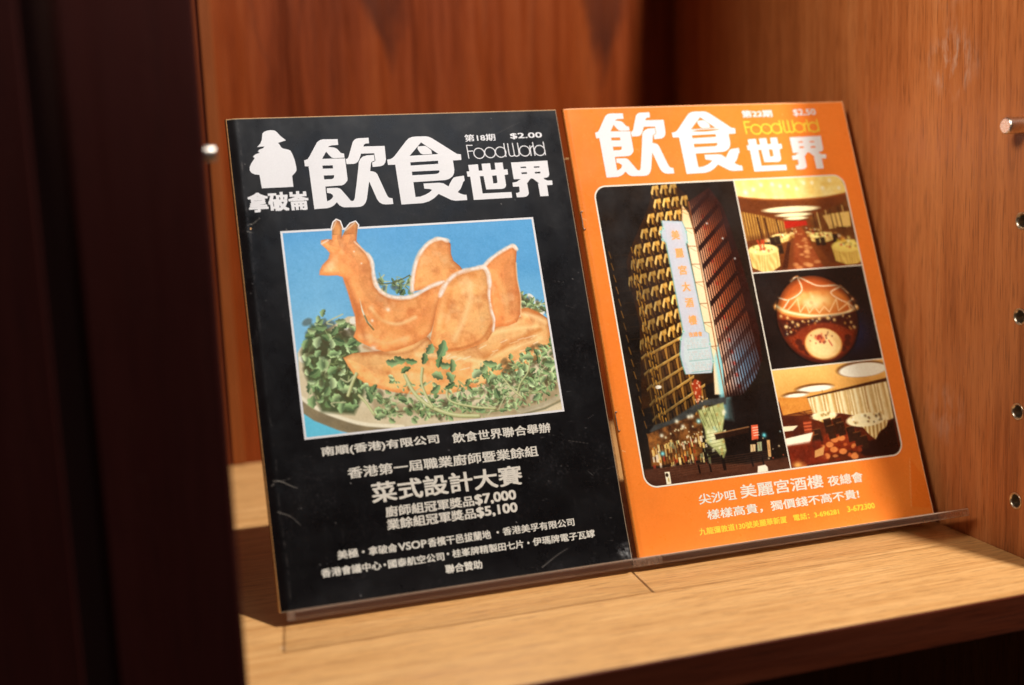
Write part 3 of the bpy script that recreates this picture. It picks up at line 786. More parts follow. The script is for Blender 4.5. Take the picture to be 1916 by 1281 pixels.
 'b_curt': [[123.0,187.5],[179.6,182.7],[178.6,205.6],[171.8,206.9],[143.7,198.9],[124.8,196.9]],
 'b_wall': [[103.8,185.5],[123.0,187.2],[124.8,196.9],[119.1,197.3],[104.8,196.3]],
 'b_tab': [[159.6,204.4],[173.3,205.9],[158.6,208.5],[131.6,199.1],[140.5,200.1],[131.1,201.6]],
 'b_cloth': [[146.7,203.2],[174.4,206.2],[172.3,210.0],[167.0,212.5],[163.0,216.9],[158.8,212.6],[156.3,208.8],[147.6,206.3]],
 'b_cloth2': [[125.0,198.4],[140.1,199.5],[138.5,201.4],[130.2,203.0],[126.1,201.0]],
 'b_desk': [[103.2,209.9],[122.6,208.1],[118.7,214.9],[103.5,214.8]],
 'b_desk2': [[102.9,202.7],[113.3,203.1],[109.4,205.6],[103.3,205.7]],
 'b_chairs': [[125.2,209.9],[122.7,213.5],[133.2,204.8],[139.8,205.5],[147.6,211.3],[151.4,214.8],[141.6,207.7],[134.5,208.9],[155.4,217.2]],
 'b_floor': [[129.1,210.3],[145.6,210.1],[154.7,220.1],[124.3,223.6]],
 'b_dots': [[135.6,214.0],[140.2,213.5],[131.6,216.5],[133.7,219.7],[139.5,221.4],[127.8,223.0],[146.6,225.2],[111.5,226.0]],
 'b_chr': [[117.1,201.0],[122.7,201.2],[121.7,208.0],[116.7,207.9]],
 'b_dark': [[178.1,205.6],[177.9,224.8],[173.8,227.3],[153.3,225.9],[146.0,218.1],[162.4,217.0],[172.3,210.0]],
}

# ------------------------------------------------------------------ black magazine: the dish photograph
def paint_dish(U, V):
    rng = random.Random(11)
    C = Canvas(U, V, (96, 170, 218))
    n1 = vnoise(U, V, 30, 1); n2 = vnoise(U, V, 3.2, 2, 3); n3 = vnoise(U, V, 7, 5)
    t = np.clip((V - 66) / 75 - (U - 22) / 420 + (n1 - .5) * .5, 0, 1)
    C.c[:] = cmix((84, 158, 210), (134, 196, 228), t)
    C.c += (n2 - .5)[..., None] * .03
    # plate, its rim and the cyan cloth
    C.poly(P['plate'], lambda u, v, d: cmix((226, 214, 178), (204, 186, 146), vnoise(u, v, 9, 8)), .6)
    C.poly(P['cyan'] , (96, 194, 222), .6)
    under = P['plate_rim'] + [[60, 181], [22, 181], [22, 160]]
    C.poly(P['plate_rim'] + [[p[0] - 2, p[1] + 6.5] for p in P['plate_rim'][::-1]], lambda u, v, d: cmix((150, 134, 98), (112, 100, 74), vnoise(u, v, 5, 9)), .6)
    C.line(smooth_line(P['plate_rim']), 2.0, (238, 230, 198), .8)
    C.line(smooth_line(P['rim_right']), 2.6, (222, 222, 196), .8)
    C.line([[p[0] + 1, p[1] + 2.2] for p in P['rim_right']], 1.0, (120, 120, 90), .8)
    # white radish cubes peeping through
    for q in ((56, 118), (52, 123), (60, 114), (158, 113), (161, 117), (163, 121), (27, 137), (31, 134), (29, 145), (150, 170), (110, 168), (88, 166)):
        C.ellipse(q, rng.uniform(1.6, 3.2), rng.uniform(1.4, 2.4), (238, 236, 220), .6, .9, rng.uniform(0, 3))
    greens = [(104, 132, 84), (126, 150, 100), (86, 112, 70), (148, 168, 122), (74, 98, 58), (116, 144, 96), (136, 158, 108)]
    def cress(poly, n, lo, hi, dark=True, bias=1.0):
        p = np.array(poly); a, b = p.min(0), p.max(0)
        for k in range(n):
            while True:
                q = (rng.uniform(a[0], b[0]), rng.uniform(a[1], b[1]))
                ins = False
                for i in range(len(poly)):
                    x1, y1 = poly[i]; x2, y2 = poly[(i + 1) % len(poly)]
                    if (y1 > q[1]) != (y2 > q[1]) and q[0] < (x2 - x1) * (q[1] - y1) / (y2 - y1) + x1: ins = not ins
                if ins: break
            s = rng.uniform(lo, hi)
            r = rng.random()
            if dark and r < .20:
                C.ellipse(q, s * 1.1, s * .7, (70, 62, 36), .9, .55, rng.uniform(0, 3))
            elif r < .34:
                C.line(smooth_line([q, (q[0] + rng.uniform(-4, 4), q[1] + rng.uniform(-3, 3)), (q[0] + rng.uniform(-7, 7), q[1] + rng.uniform(-6, 6))], 4), rng.uniform(.35, .8), rng.choice([(158, 170, 112), (120, 138, 84), (190, 196, 146)]), .3, .9)
            else:
                C.leaf(q, s, s * rng.uniform(.45, .75), rng.uniform(0, 6.3), [min(255, c * bias * 1.12) for c in rng.choice(greens)], rng, .95)
    # background sprigs behind the bread
    cress(P['cl_back'], 34, 1.3, 2.4, True, .8)
    cress(P['cl_right'], 44, 1.3, 2.6, True, .9)
    C.line(smooth_line([(69, 97), (76, 99), (84, 97.5), (90, 95)]), .6, (84, 90, 50), .3)
    # left bank of cress: laid dark first, then bright leaves
    C.poly([(27, 146), (26, 133), (33, 118), (42, 122), (55, 127), (58, 140), (57, 158), (50, 169), (33, 166)], lambda u, v, d: cmix((78, 92, 52), (46, 56, 30), vnoise(u, v, 4, 13)), 2.2, .92)
    cress([(27, 128), (32, 113), (44, 118), (55, 121), (60, 134), (60, 160), (46, 168), (28, 160)], 120, 1.6, 3.6)
    # the bread: base, wings, body
    def crust(u, v, d, hi=(250, 196, 122), lo=(200, 108, 44), seed=3, stretch=(9, 5)):
        m = vnoise(u * .9 + v * .4, v, stretch[0], seed, 4)
        col = cmix(lo, hi, .30 + .75 * m)
        brown = np.clip(vnoise(u, v, 5.5, seed + 2, 4) * 2.6 - 1.25, 0, 1) * .55
        col = col * (1 - brown[..., None]) + np.array((190, 96, 42)) / 255. * brown[..., None]
        h = np.sqrt(np.clip(-d, 0, 7.5) * 7.5)
        gy, gx = np.gradient(h)
        k = 1 / max(abs(u[0, 1] - u[0, 0]), 1e-6)
        sh = (gx * -.42 + gy * .30) * k * .17 + (vnoise(u, v, 9, seed + 9, 2) - .5) * .12
        glo = np.clip(vnoise(u, v, 8, seed + 13, 3) * 3.2 - 1.85, 0, 1) * np.clip(-d / 2.5, 0, 1)
        col = col * (1 - .6 * glo[..., None]) + np.array((255, 216, 160)) / 255. * .6 * glo[..., None]
        col = col * (1 - np.clip(sh, -.20, .30))[..., None]
        col = col + (vnoise(u, v, 1.1, seed + 5, 3) - .5)[..., None] * .05
        dk = np.clip(1 + d / 2.4, 0, 1) * .5
        return col * (1 - dk[..., None]) + np.array((184, 88, 34)) / 255. * dk[..., None]
    def lightrim(poly, side, width, amt=.95):
        """floury pale cut edge along the given run of the outline"""
        pts = smooth_line(side, 6)
        for i in range(len(pts) - 1):
            w_ = width * (.75 + .5 * rng.random())
            C.line([pts[i], pts[i + 1]], w_, rng.choice([(240, 212, 184), (236, 204, 170), (246, 224, 202)]), 1.0, amt * .62)
        for i in range(0, len(pts) - 1):
            if rng.random() < .6: C.line([(pts[i][0] + .3, pts[i][1] - .1), (pts[i + 1][0] + .3, pts[i + 1][1] - .1)], width * .4, (252, 238, 224), .8, .7)
    C.poly(P['base'], lambda u, v, d: crust(u, v, d, (255, 206, 134), (232, 142, 68), seed=21), .5)
    for k, (a, b, cc) in enumerate([((70, 146), (112, 156), (236, 168, 88)), ((88, 140), (126, 148), (255, 226, 160)), ((120, 134), (158, 130), (255, 222, 150)), ((126, 146), (160, 132), (206, 120, 52)), ((118, 150), (160, 137), (255, 220, 150)), ((66, 150), (104, 163), (244, 186, 108)), ((150, 122), (164, 128), (255, 214, 150)), ((142, 120), (160, 122), (206, 116, 50))]):
        mid = ((a[0] + b[0]) / 2, (a[1] + b[1]) / 2 - 1.2)
        C.line(smooth_line([a, mid, b], 6), 1.9, cc, 2.4, .75)
    for k in range(26):
        a = (rng.uniform(100, 158), rng.uniform(134, 152)); 
        C.line([a, (a[0] + rng.uniform(2, 6), a[1] - rng.uniform(.6, 1.8))], .5, rng.choice([(255, 240, 205), (208, 128, 58), (255, 228, 170)]), .6, .6)
    C.line(smooth_line([(108, 137), (124, 135), (138, 124)]), 2.0, (196, 112, 50), 2.4, .7)
    # back wing
    C.poly(P['wing_back'], lambda u, v, d: crust(u, v, d, (255, 184, 108), (228, 128, 58), seed=31), .45)
    lightrim(None, P['wing_back'][0:8], 2.2)
    # tail wing
    C.poly(P['wing_tail'], lambda u, v, d: crust(u, v, d, (250, 166, 92), (220, 112, 50), seed=37), .45)
    lightrim(None, P['wing_tail'][0:5], 2.0)
    C.line(smooth_line([P['wing_tail'][5], P['wing_tail'][6], P['wing_tail'][7], P['wing_tail'][8]]), .8, (250, 206, 150), .7, .7)
    C.line(smooth_line([(137, 96), (141, 104), (143, 114), (142, 122)]), 2.6, (248, 186, 110), 3.5, .6)
    # body with head
    C.poly(P['body'], lambda u, v, d: crust(u, v, d, (255, 178, 102), (230, 126, 60), seed=41), .45)
    lightrim(None, [(68.2, 81), (70, 86), (70.0, 94), (71, 100), (74, 104.2), (79, 106.8), (86, 107.6), (92, 106.4), (100, 102.6), (108.6, 100.0)], 2.1)
    C.line(smooth_line([(62, 74), (65, 77.5), (68, 81.5)]), .9, (250, 220, 190), .8, .8)
    for a, b in (((50.9, 66), (53.6, 61.6)), ((57.8, 67.2), (63.6, 63.2)), ((44, 74), (47.6, 72.2))):
        C.line([a, b], .9, (250, 226, 200), .7, .8)
    C.line(smooth_line([(55, 96), (57, 104), (58.5, 114), (59.5, 122), (61, 129)]), 2.6, (176, 86, 36), 3.0, .55)
    C.line(smooth_line([(66, 112), (71, 119), (80, 122), (90, 119)]), 1.5, (255, 212, 146), 1.8, .8)
    C.line(smooth_line([(68, 116), (75, 124), (86, 127), (96, 122)]), 2.4, (226, 142, 70), 2.6, .6)
    C.line(smooth_line([(62, 128), (72, 132), (84, 130)]), 1.6, (250, 196, 126), 2.2, .7)
    for q, r in (((75.5, 113.6), 1.1), ((64.6, 134.4), 1.6), ((66, 119), .8), ((64.2, 86.5), .5), ((61, 79.5), .5)):
        C.glow(q, r, (255, 240, 214), .85)
    C.poly(P['slit'], (226, 232, 206), .5)
    C.line([(62.2, 116), (63.4, 120), (66, 124)], .8, (84, 92, 50), .5, .8)
    # front wing
    C.poly(P['wing_front'], lambda u, v, d: crust(u, v, d, (255, 196, 120), (236, 144, 72), seed=47), .45)
    wf = P['wing_front']
    lightrim(None, wf[3:11], 2.4)
    lightrim(None, wf[10:15], 1.5, .8)
    C.line(smooth_line([(124, 102), (122, 112), (116, 124), (110, 133)]), 2.2, (255, 214, 148), 3.2, .75)
    C.line(smooth_line([(112, 106), (108, 116), (105, 126)]), 1.6, (226, 138, 62), 2.8, .6)
    C.line(smooth_line([(127, 97), (120, 97), (113, 102)]), 2.6, (206, 116, 48), 2.8, .55)
    C.line(smooth_line([(132, 127), (126, 134), (116, 138), (104, 139)]), 1.1, (180, 92, 38), 1.6, .6)
    C.line(smooth_line([(60, 133), (70, 138), (84, 138), (96, 131)]), 1.4, (168, 84, 36), 2.0, .55)
    # leaves in front
    C.poly([(60, 160), (80, 168), (110, 172), (150, 166), (166, 158), (166, 174), (140, 179), (100, 176), (60, 168)], lambda u, v, d: cmix((170, 150, 104), (104, 82, 50), vnoise(u, v, 5, 17)), 3.0, .55)
    cress([(54, 150), (66, 158), (90, 164), (120, 162), (145, 150), (166, 136), (166, 164), (140, 170), (100, 175), (62, 172)], 330, .9, 2.3)
    cress([(62, 160), (90, 167), (124, 164), (150, 156), (165, 150), (165, 170), (140, 176), (96, 177), (66, 172)], 190, .8, 1.9)
    cress([(70, 150), (100, 158), (130, 154), (150, 146), (150, 160), (110, 166), (76, 162)], 70, .9, 2.2)
    cress([(120, 152), (146, 144), (165, 138), (166, 160), (130, 166)], 70, 1.3, 2.5)
    for s, wd in (('stem1', 1.5), ('stem2', 1.9), ('stem3', 1.2), ('stem4', 1.0), ('stem5', .6), ('stem6', .8), ('stem7', 1.3)):
        pts = smooth_line(P[s], 6)
        C.line([(a + .4, b + .5) for a, b in pts], wd, (92, 96, 54), .6, .6)
        C.line(pts, wd, (186, 192, 128), .5)
        C.line([(a - .15, b - .2) for a, b in pts], wd * .35, (222, 224, 176), .4, .7)
    for i, q in enumerate(P['leaves_big']):
        s = 3.4 if i < 12 else rng.uniform(2.0, 3.4)
        C.leaf(q, s, s * rng.uniform(.5, .7), rng.uniform(0, 6.3) if i > 3 else (-.9, -1.3, .5, .2)[i], rng.choice(greens[:4] + greens[5:]), rng)
    for q, a, s, c in (((102.5, 138.5), -1.1, 5.6, (104, 138, 90)), ((99.5, 145), 2.0, 3.6, (84, 116, 70)), ((84, 143.5), .3, 3.6, (96, 128, 80)), ((80.5, 147.5), 2.7, 3.2, (80, 108, 64)), ((107, 148), -1.4, 3.9, (112, 138, 88)), ((128, 149), .25, 4.2, (122, 150, 98)), ((104, 159), -.4, 3.2, (70, 98, 56))):
        C.leaf(q, s, s * .46, a, c, rng)
    # halftone grain and the soft fading of an old print
    C.c += (vnoise(U, V, .8, 61, 2) - .5)[..., None] * .05
    C.c = np.clip(C.c, 0, 1) ** .93 * 1.04
    return C.c

def paint_crest(U, V):
    C = Canvas(U, V, (244, 240, 236))
    C.poly(P['body'], lambda u, v, d: cmix((196, 106, 44), (240, 168, 92), vnoise(u, v, 5, 51) * 1.2) * (1 - .25 * np.clip(1 + d / 1.6, 0, 1))[..., None], .35)
    for a, b in (((50.9, 66), (53.4, 61.5)), ((57.9, 67.2), (63.4, 63.1))):
        C.line([a, b], .7, (250, 226, 200), .8, .7)
    return C.c

# ------------------------------------------------------------------ orange magazine: hotel at night
def hom(src, dst):
    A = []; b = []
    for (x, y), (u, v) in zip(src, dst):
        A += [[x, y, 1, 0, 0, 0, -u * x, -u * y], [0, 0, 0, x, y, 1, -v * x, -v * y]]; b += [u, v]
    return np.append(np.linalg.solve(np.array(A, float), np.array(b, float)), 1).reshape(3, 3)
def hp(Hm, s, t):
    q = Hm @ np.array([s, t, 1.0]); return (q[0] / q[2], q[1] / q[2])

def paint_tower(U, V):
    rng = random.Random(5)
    C = Canvas(U, V, (24, 15, 9))
    n = vnoise(U, V, 18, 3)
    C.c[:] = cmix((16, 10, 7), (40, 27, 15), n)
    # faint neighbouring block on the far left
    for k in range(16):
        v = 92 + k * 7.2
        C.line([(16, v), (36, v + .6)], .35, (60, 40, 20), .5, .55)
        C.line([(13.5 + k * .25, v - 2.5), (14.2 + k * .25, v + 1.5)], .55, (156, 104, 36), .6, .5 + .3 * rng.random())
    # gilded facade
    C.poly(P['fac_left'], lambda u, v, d: cmix((66, 36, 10), (30, 16, 6), vnoise(u, v, 6, 7)), .6)
    fl = P['fac_left']; bd = sorted([(q[1], q[0]) for q in fl[8:] + fl[:1]])
    by = [q[0] for q in bd]; bx = [q[1] for q in bd]
    for k in range(-4, 6):
        ux = 46.6 - 5.9 * k if k < 4 else 46.6 - 5.9 * 3 - 3.4 * (k - 3)
        wd = 5.9 if k < 4 else 3.4
        for r in range(-1, 17):
            v0 = 50 + 8.5 * r + (ux - 46) * -np.interp(r, [0, 5, 12, 16], [.05, .12, .42, .5])
            lum = (.86 + .36 * float(vnoise(np.array([[ux * 1.0]]), np.array([[v0 * .8]]), 9, 91, 2)[0, 0])) * np.interp(ux, [26, 34, 46, 60], [.55, .8, 1.0, 1.0]) * rng.uniform(.88, 1.06) * np.interp(v0, [50, 62, 150, 190], [.82, 1, 1, .8])
            cu = ux + wd / 2
            if cu < np.interp(v0 + 3, by, bx) + .6 or cu > np.interp(v0, [50, 60, 72, 100, 182], [66, 70, 58, 52, 56]): continue
            sx = wd / 5.9
            q = lambda a, b: (ux + a * sx, v0 + b)
            g = lambda col: tuple(min(255, x * lum) for x in col)
            sk = -np.interp(r, [0, 6, 14], [.1, .35, 1.4])
            if r < 11:
                C.poly([q(.2, 5.0), q(1.9, .9), q(5.6, .3 + sk), q(5.7, 3.4 + sk), q(4.5, 3.2), q(4.1, 7.2), q(3.2, 6.9), q(3.3, 3.6), q(2.4, 3.0), q(1.3, 6.4), q(.5, 6.2)], g((206, 150, 62)), .6)
                C.poly([q(.2, 5.0), q(1.9, .9), q(3.0, .7), q(1.6, 4.2), q(1.2, 6.3), q(.5, 6.2)], g((250, 208, 122)), .5, .9)
                C.poly([q(3.4, 1.2), q(5.5, .5 + sk), q(5.5, 2.8 + sk), q(4.4, 2.6)], g((238, 186, 92)), .6, .85)
                C.poly([q(2.5, 3.2), q(3.3, 3.4), q(3.1, 6.8), q(2.2, 6.6)], (44, 24, 8), .7, .8)
                C.line([q(4.7, 3.6), q(4.9, 8)], .7 * sx, g((132, 84, 28)), .6, .8)
                C.line([q(.4, 6.4), q(.9, 8.4)], .6 * sx, g((160, 106, 38)), .6, .7)
            else:
                C.poly([q(-.2, 1.2), q(5.9, .6 + sk * 1.6), q(5.9, 2.0 + sk * 1.6), q(-.2, 2.8)], g((208, 152, 66)), .6)
                C.line([q(0, 1.3), q(5.9, .7 + sk * 1.6)], .5, g((250, 210, 124)), .5, .8)
                C.poly([q(2.2, 2.4), q(4.0, 2.0 + sk), q(3.6, 8.6), q(2.6, 8.6)], g((190, 132, 54)), .6)
                C.poly([q(.4, 3.2), q(1.9, 2.9), q(2.1, 8), q(.8, 8)], g((98, 60, 24)), .7, .9)
                C.poly([q(4.2, 2.9 + sk), q(5.6, 2.4 + sk), q(5.4, 7.8), q(4.2, 8)], g((112, 72, 30)), .7, .9)
    # thin fins of the receding left edge
    for r in range(20):
        for c in range(3):
            v = 90 + r * 5.2 + c * 1.5 + rng.uniform(-.4, .4); u = np.interp(v, [92, 110, 182], [28, 26.5, 26.5]) + c * 1.9
            C.line([(u, v - 1.8), (u + .2, v + 1.6)], .75, (196, 138, 46), .5, .55 + .35 * rng.random(), .4)
    # glowing corner strip
    C.poly(P['glow'], lambda u, v, d: cmix((255, 236, 196), (246, 190, 116), np.clip((v - 70) / 60, 0, 1) * .2 + .9 * np.clip(1 - (v - 58) / 25, 0, 1)), 1.0)
    C.poly([(67.5, 158), (72, 150), (73.5, 178), (72.5, 196), (66, 194)], (150, 222, 226), 2.5, .9)
    st = P['struts']
    for i in range(0, len(st), 2):
        C.line([st[i], st[i + 1]], .45, (120, 66, 22), .4, .85)
        C.line([st[i], (st[i + 1][0] - 1, st[i + 1][1] + 3.0)], .3, (150, 92, 34), .4, .6)
    # striped flank
    C.poly(P['fac_right'], lambda u, v, d: cmix((52, 18, 10), (30, 12, 8), vnoise(u, v, 9, 33)), .8)
    a0, a1 = [np.array(x) for x in P['edge_dir']]; b0, b1 = [np.array(x) for x in P['edge_dir2']]
    w = C.win(66, 52, 100, 200); u, v = C.U[w], C.V[w]
    tt = (v - 58) / 120.
    uL = a0[0] + (a1[0] - a0[0]) * tt; uR = b0[0] + (b1[0] - b0[0]) * np.clip(tt, -.2, 1.2) + 1.5
    s = (u - uL) / (uR - uL)
    k = s * 15
    stripe = np.clip(1.55 - np.abs((k % 1) - .5) * 4.4, 0, 1)
    band = ((v + .85 * u) % 11.6) / 11.6
    gate = np.clip((band - .22) / .08, 0, 1) * np.clip((1.0 - band) / .06, 0, 1)
    gate = np.maximum(gate, np.clip((v - 130) / 30, 0, .55))
    fade = np.clip(1.35 - s * 1.05, 0, 1) * np.clip((v - 58) / 22, 0.15, 1) * np.clip((184 - v) / 10, 0, 1)
    col = cmix((252, 200, 158), (196, 92, 44), np.clip(s * 2.0, 0, 1))
    blue = np.clip((v - 132) / 26, 0, 1) * np.clip(s * 2.2, 0, 1)
    col = col * (1 - blue[..., None]) + cmix((196, 200, 200), (112, 160, 196), np.clip(s * 1.6, 0, 1)) * blue[..., None]
    red = np.exp(-((s - .36) / .05) ** 2) * np.clip(np.sin(v * .9), 0, 1)
    col = col * (1 - .7 * red[..., None]) + np.array((206, 50, 34)) / 255. * .7 * red[..., None]
    ins = (s > .02) & (s < 1.0)
    din = C.sdf(np.array(P['fac_right']), w)
    C.blend(w, col, stripe * gate * fade * ins * np.clip(.5 - din / .8, 0, 1))
    C.line([a0, (a0 + a1) / 2, a1], .7, (150, 80, 36), .6, .9)
    for q in ((88, 86), (93.5, 99), (79.5, 76)):
        C.glow(q, .55, (240, 240, 232), .9)
    # neon sign board
    C.poly([(p[0] - .6 if p[0] < 58 else p[0] + .5, p[1]) for p in P['sign']], (96, 168, 158), .8, .9)
    C.poly(P['sign'], lambda u, v, d: cmix((188, 206, 212), (206, 208, 218), vnoise(u, v, 5, 71)), .5)
    C.poly(P['sign_in'], lambda u, v, d: cmix((200, 208, 218), (212, 204, 212), vnoise(u, v, 6, 72)), .6, .9)
    for i, q in enumerate(P['sign_chars'][:6]):
        C.glow(q, 2.6, (228, 204, 180), .6)
    pq = P['plaque']; pc = np.mean(pq, 0)
    C.poly(pq, (204, 220, 218), .5, .8)
    for k in range(15):
        v = pq[0][1] + 2.0 + k * 1.35
        if v > pq[3][1] + 1: break
        hard = k % 5 == 4
        for x in np.arange(pq[0][0] + 1.0, pq[1][0] - .6, .85):
            if rng.random() < .8 and not hard:
                C.line([(x, v), (x + .1, v + .7)], .3, rng.choice([(206, 168, 150), (150, 190, 186), (214, 190, 178)]), .3, .6)
        if hard: C.line([(pq[0][0] + .6, v), (pq[1][0] - .6, v - .1)], .4, (122, 178, 168), .4, .8)
    for (x, y) in [P['sign'][i] for i in (3, 4, 8, 9, 14, 15, 17, 18, 19)]:
        C.ellipse((x, y), 1.0, 1.0, (190, 224, 212), .5, .9)
        C.ellipse((x, y), .5, .5, (116, 176, 160), .4, .8)
    # street level
    C.poly(P['crown_dark'], (22, 12, 8), 6, .75)
    C.poly(P['canopy'], lambda u, v, d: cmix((86, 88, 84), (42, 40, 36), vnoise(u, v, 7, 83)), 1.2)
    C.poly(P['shops'], lambda u, v, d: cmix((190, 120, 52), (60, 32, 12), vnoise(u, v, 3.2, 84) * 1.3), .8)
    sh = np.array(P['shops']); 
    for k in range(95):
        x = rng.uniform(sh[:, 0].min() + 1, sh[:, 0].max() - 1); y = rng.uniform(199 + (50 - x) * .18, 219)
        hgt = rng.uniform(1.0, 4.6); wd = rng.uniform(.5, 1.8)
        C.poly([(x, y), (x + wd, y - .2), (x + wd, y + hgt), (x, y + hgt)], rng.choice([(250, 226, 150), (255, 240, 206), (214, 140, 52), (168, 52, 28), (228, 196, 110), (140, 150, 110), (240, 208, 128)]), .5, rng.uniform(.55, .95))
    for k in range(11):
        x = 24 + k * 1.9
        C.line([(x, 205), (x - .2, 224)], .35, (40, 20, 10), .4, .9)
    C.poly(P['entrance'], lambda u, v, d: cmix((226, 228, 158), (136, 146, 84), vnoise(u, v, 3, 88) * 1.1), 1.2)
    for k in range(26): C.poly([(x_ := rng.uniform(52, 66), y_ := rng.uniform(184, 216)), (x_ + 1.6, y_ - .4), (x_ + 1.5, y_ + 1.6), (x_ - .2, y_ + 1.8)], rng.choice([(250, 248, 200), (96, 100, 52), (206, 210, 140), (140, 190, 170), (180, 150, 80)]), .7, .6)
    en = np.array(P['entrance'])
    C.glow((57.5, 204), 3.2, (246, 248, 196), .9, 5)
    for k in range(5): C.line([(50 + k * 2.6, 184), (54 + k * 2.2, 197 + k)], .3, (70, 66, 30), .4, .7)
    for k in range(7): C.line([(52, 202 + k * 2), (64, 201 + k * 2)], .25, (96, 90, 44), .3, .6)
    C.poly(P['awn'], (40, 20, 10), .8, .95)
    C.line([P['awn'][0], P['awn'][1]], .7, (214, 150, 90), .6, .6)
    C.poly(P['lantern'], (176, 58, 26), 1.0, .9)
    for k in range(16):
        q = np.array(P['lantern'][0]) * (1 - rng.random()) + np.array(P['lantern'][3]) * rng.random()
        a = np.array(P['lantern']); q = (rng.uniform(a[:, 0].min() + .6, a[:, 0].max() - .6), rng.uniform(a[:, 1].min(), a[:, 1].max()))
        C.glow(q, .55, (255, 214, 168), .85)
    C.poly(P['road'], lambda u, v, d: cmix((92, 52, 34), (62, 34, 22), vnoise(u * .4, v * 2.5, 5, 90)), 1.4)
    for k in range(6): C.line([(20, 216.5 + k * 1.4), (90, 215.6 + k * 1.2)], .3, (116, 74, 52), .5, .45)
    C.poly(P['redsign'], (226, 96, 60), .5)
    for k in range(4): C.line([(P['redsign'][0][0] + .6, P['redsign'][0][1] + 1.6 + k * 1.5), (P['redsign'][1][0] - .5, P['redsign'][0][1] + 1.5 + k * 1.5)], .5, (255, 226, 196), .4, .8)
    s2 = P['signs2']
    for a, cc in ((s2[0:4], (238, 206, 150)), (s2[4:8], (176, 186, 140)), (s2[8:12], (232, 178, 110))):
        C.poly(a, cc, .5, .9)
        m = np.mean(a, 0); C.line([(m[0], m[1] - 2), (m[0], m[1] + 2)], .4, (120, 70, 40), .4, .6)
    sp = P['spots']
    C.ellipse(sp[0], 1.9, 1.0, (255, 250, 232), .6)
    C.line([sp[0], (sp[0][0] - 4, sp[0][1] - .3)], .3, (140, 100, 50), .3, .8)
    for q, cc in ((sp[1], (140, 232, 236)), (sp[2], (120, 226, 232)), (sp[3], (196, 236, 228))):
        C.glow(q, 1.5, (60, 150, 160), .8); C.glow(q, .9, cc, 1)
    for q in sp[4:]:
        C.glow(q, 1.2, (246, 244, 214), .9)
    for k in range(24):
        C.glow((rng.uniform(26, 52), rng.uniform(196, 206)), rng.uniform(.35, .8), (250, 240, 190), .8)
    for k in range(12):
        C.glow((rng.uniform(84, 101), rng.uniform(203, 220)), rng.uniform(.3, .6), rng.choice([(250, 220, 170), (200, 90, 60), (150, 190, 190)]), .8)
    # passers-by as dark streaks
    for x, hgt in ((60.5, 8), (61.4, 6), (52, 4), (79, 5), (45, 4), (86, 7)):
        C.line([(x, 223 - hgt), (x + .2, 223)], 1.0, (22, 12, 8), .6, .9)
    C.poly(P['bollard'], (248, 240, 206), .45)
    b0 = P['bollard'][0]; C.ellipse((b0[0] + 1.1, b0[1] + 1.8), .9, 1.1, (52, 36, 20), .4)
    C.ellipse((b0[0] + 1.6, b0[1] + 4.6), .5, 1.3, (196, 176, 110), .4)
    C.poly(P['car'], (248, 240, 214), .6)
    C.c += (vnoise(U, V, .8, 62, 2) - .5)[..., None] * .05
    return C.c

def cloth_table(C, c, rx, ry, skirt, lit=(250, 226, 140), dark=(196, 142, 60), rng=None):
    x0, x1 = c[0] - rx, c[0] + rx
    C.poly([(x0, c[1]), (x1, c[1]), (x1 - rx * .06, c[1] + skirt * .8), (c[0] + rx * .3, c[1] + skirt * 1.05), (c[0] - rx * .3, c[1] + skirt * 1.05), (x0 + rx * .06, c[1] + skirt * .8)], lambda u, v, d: cmix(dark, lit, .15 + .45 * np.sin(u * 1.3 + 1.5 * np.sin(v * .25 + u * .5)) ** 2 + .5 * vnoise(u * 2.0, v * .5, 2.5, 77)), .6)
    C.ellipse(c, rx, ry, lit, .6)
    C.ellipse((c[0], c[1] - ry * .15), rx * .8, ry * .7, tuple(min(255, x * 1.08) for x in lit), .8, .8)
    for k in range(int(4 + rx)):
        q = (c[0] + rng.uniform(-.7, .7) * rx, c[1] + rng.uniform(-.9, .4) * ry)
        C.glow(q, rng.uniform(.4, .9), rng.choice([(255, 250, 220), (150, 96, 40), (196, 70, 40), (120, 110, 40)]), .8)

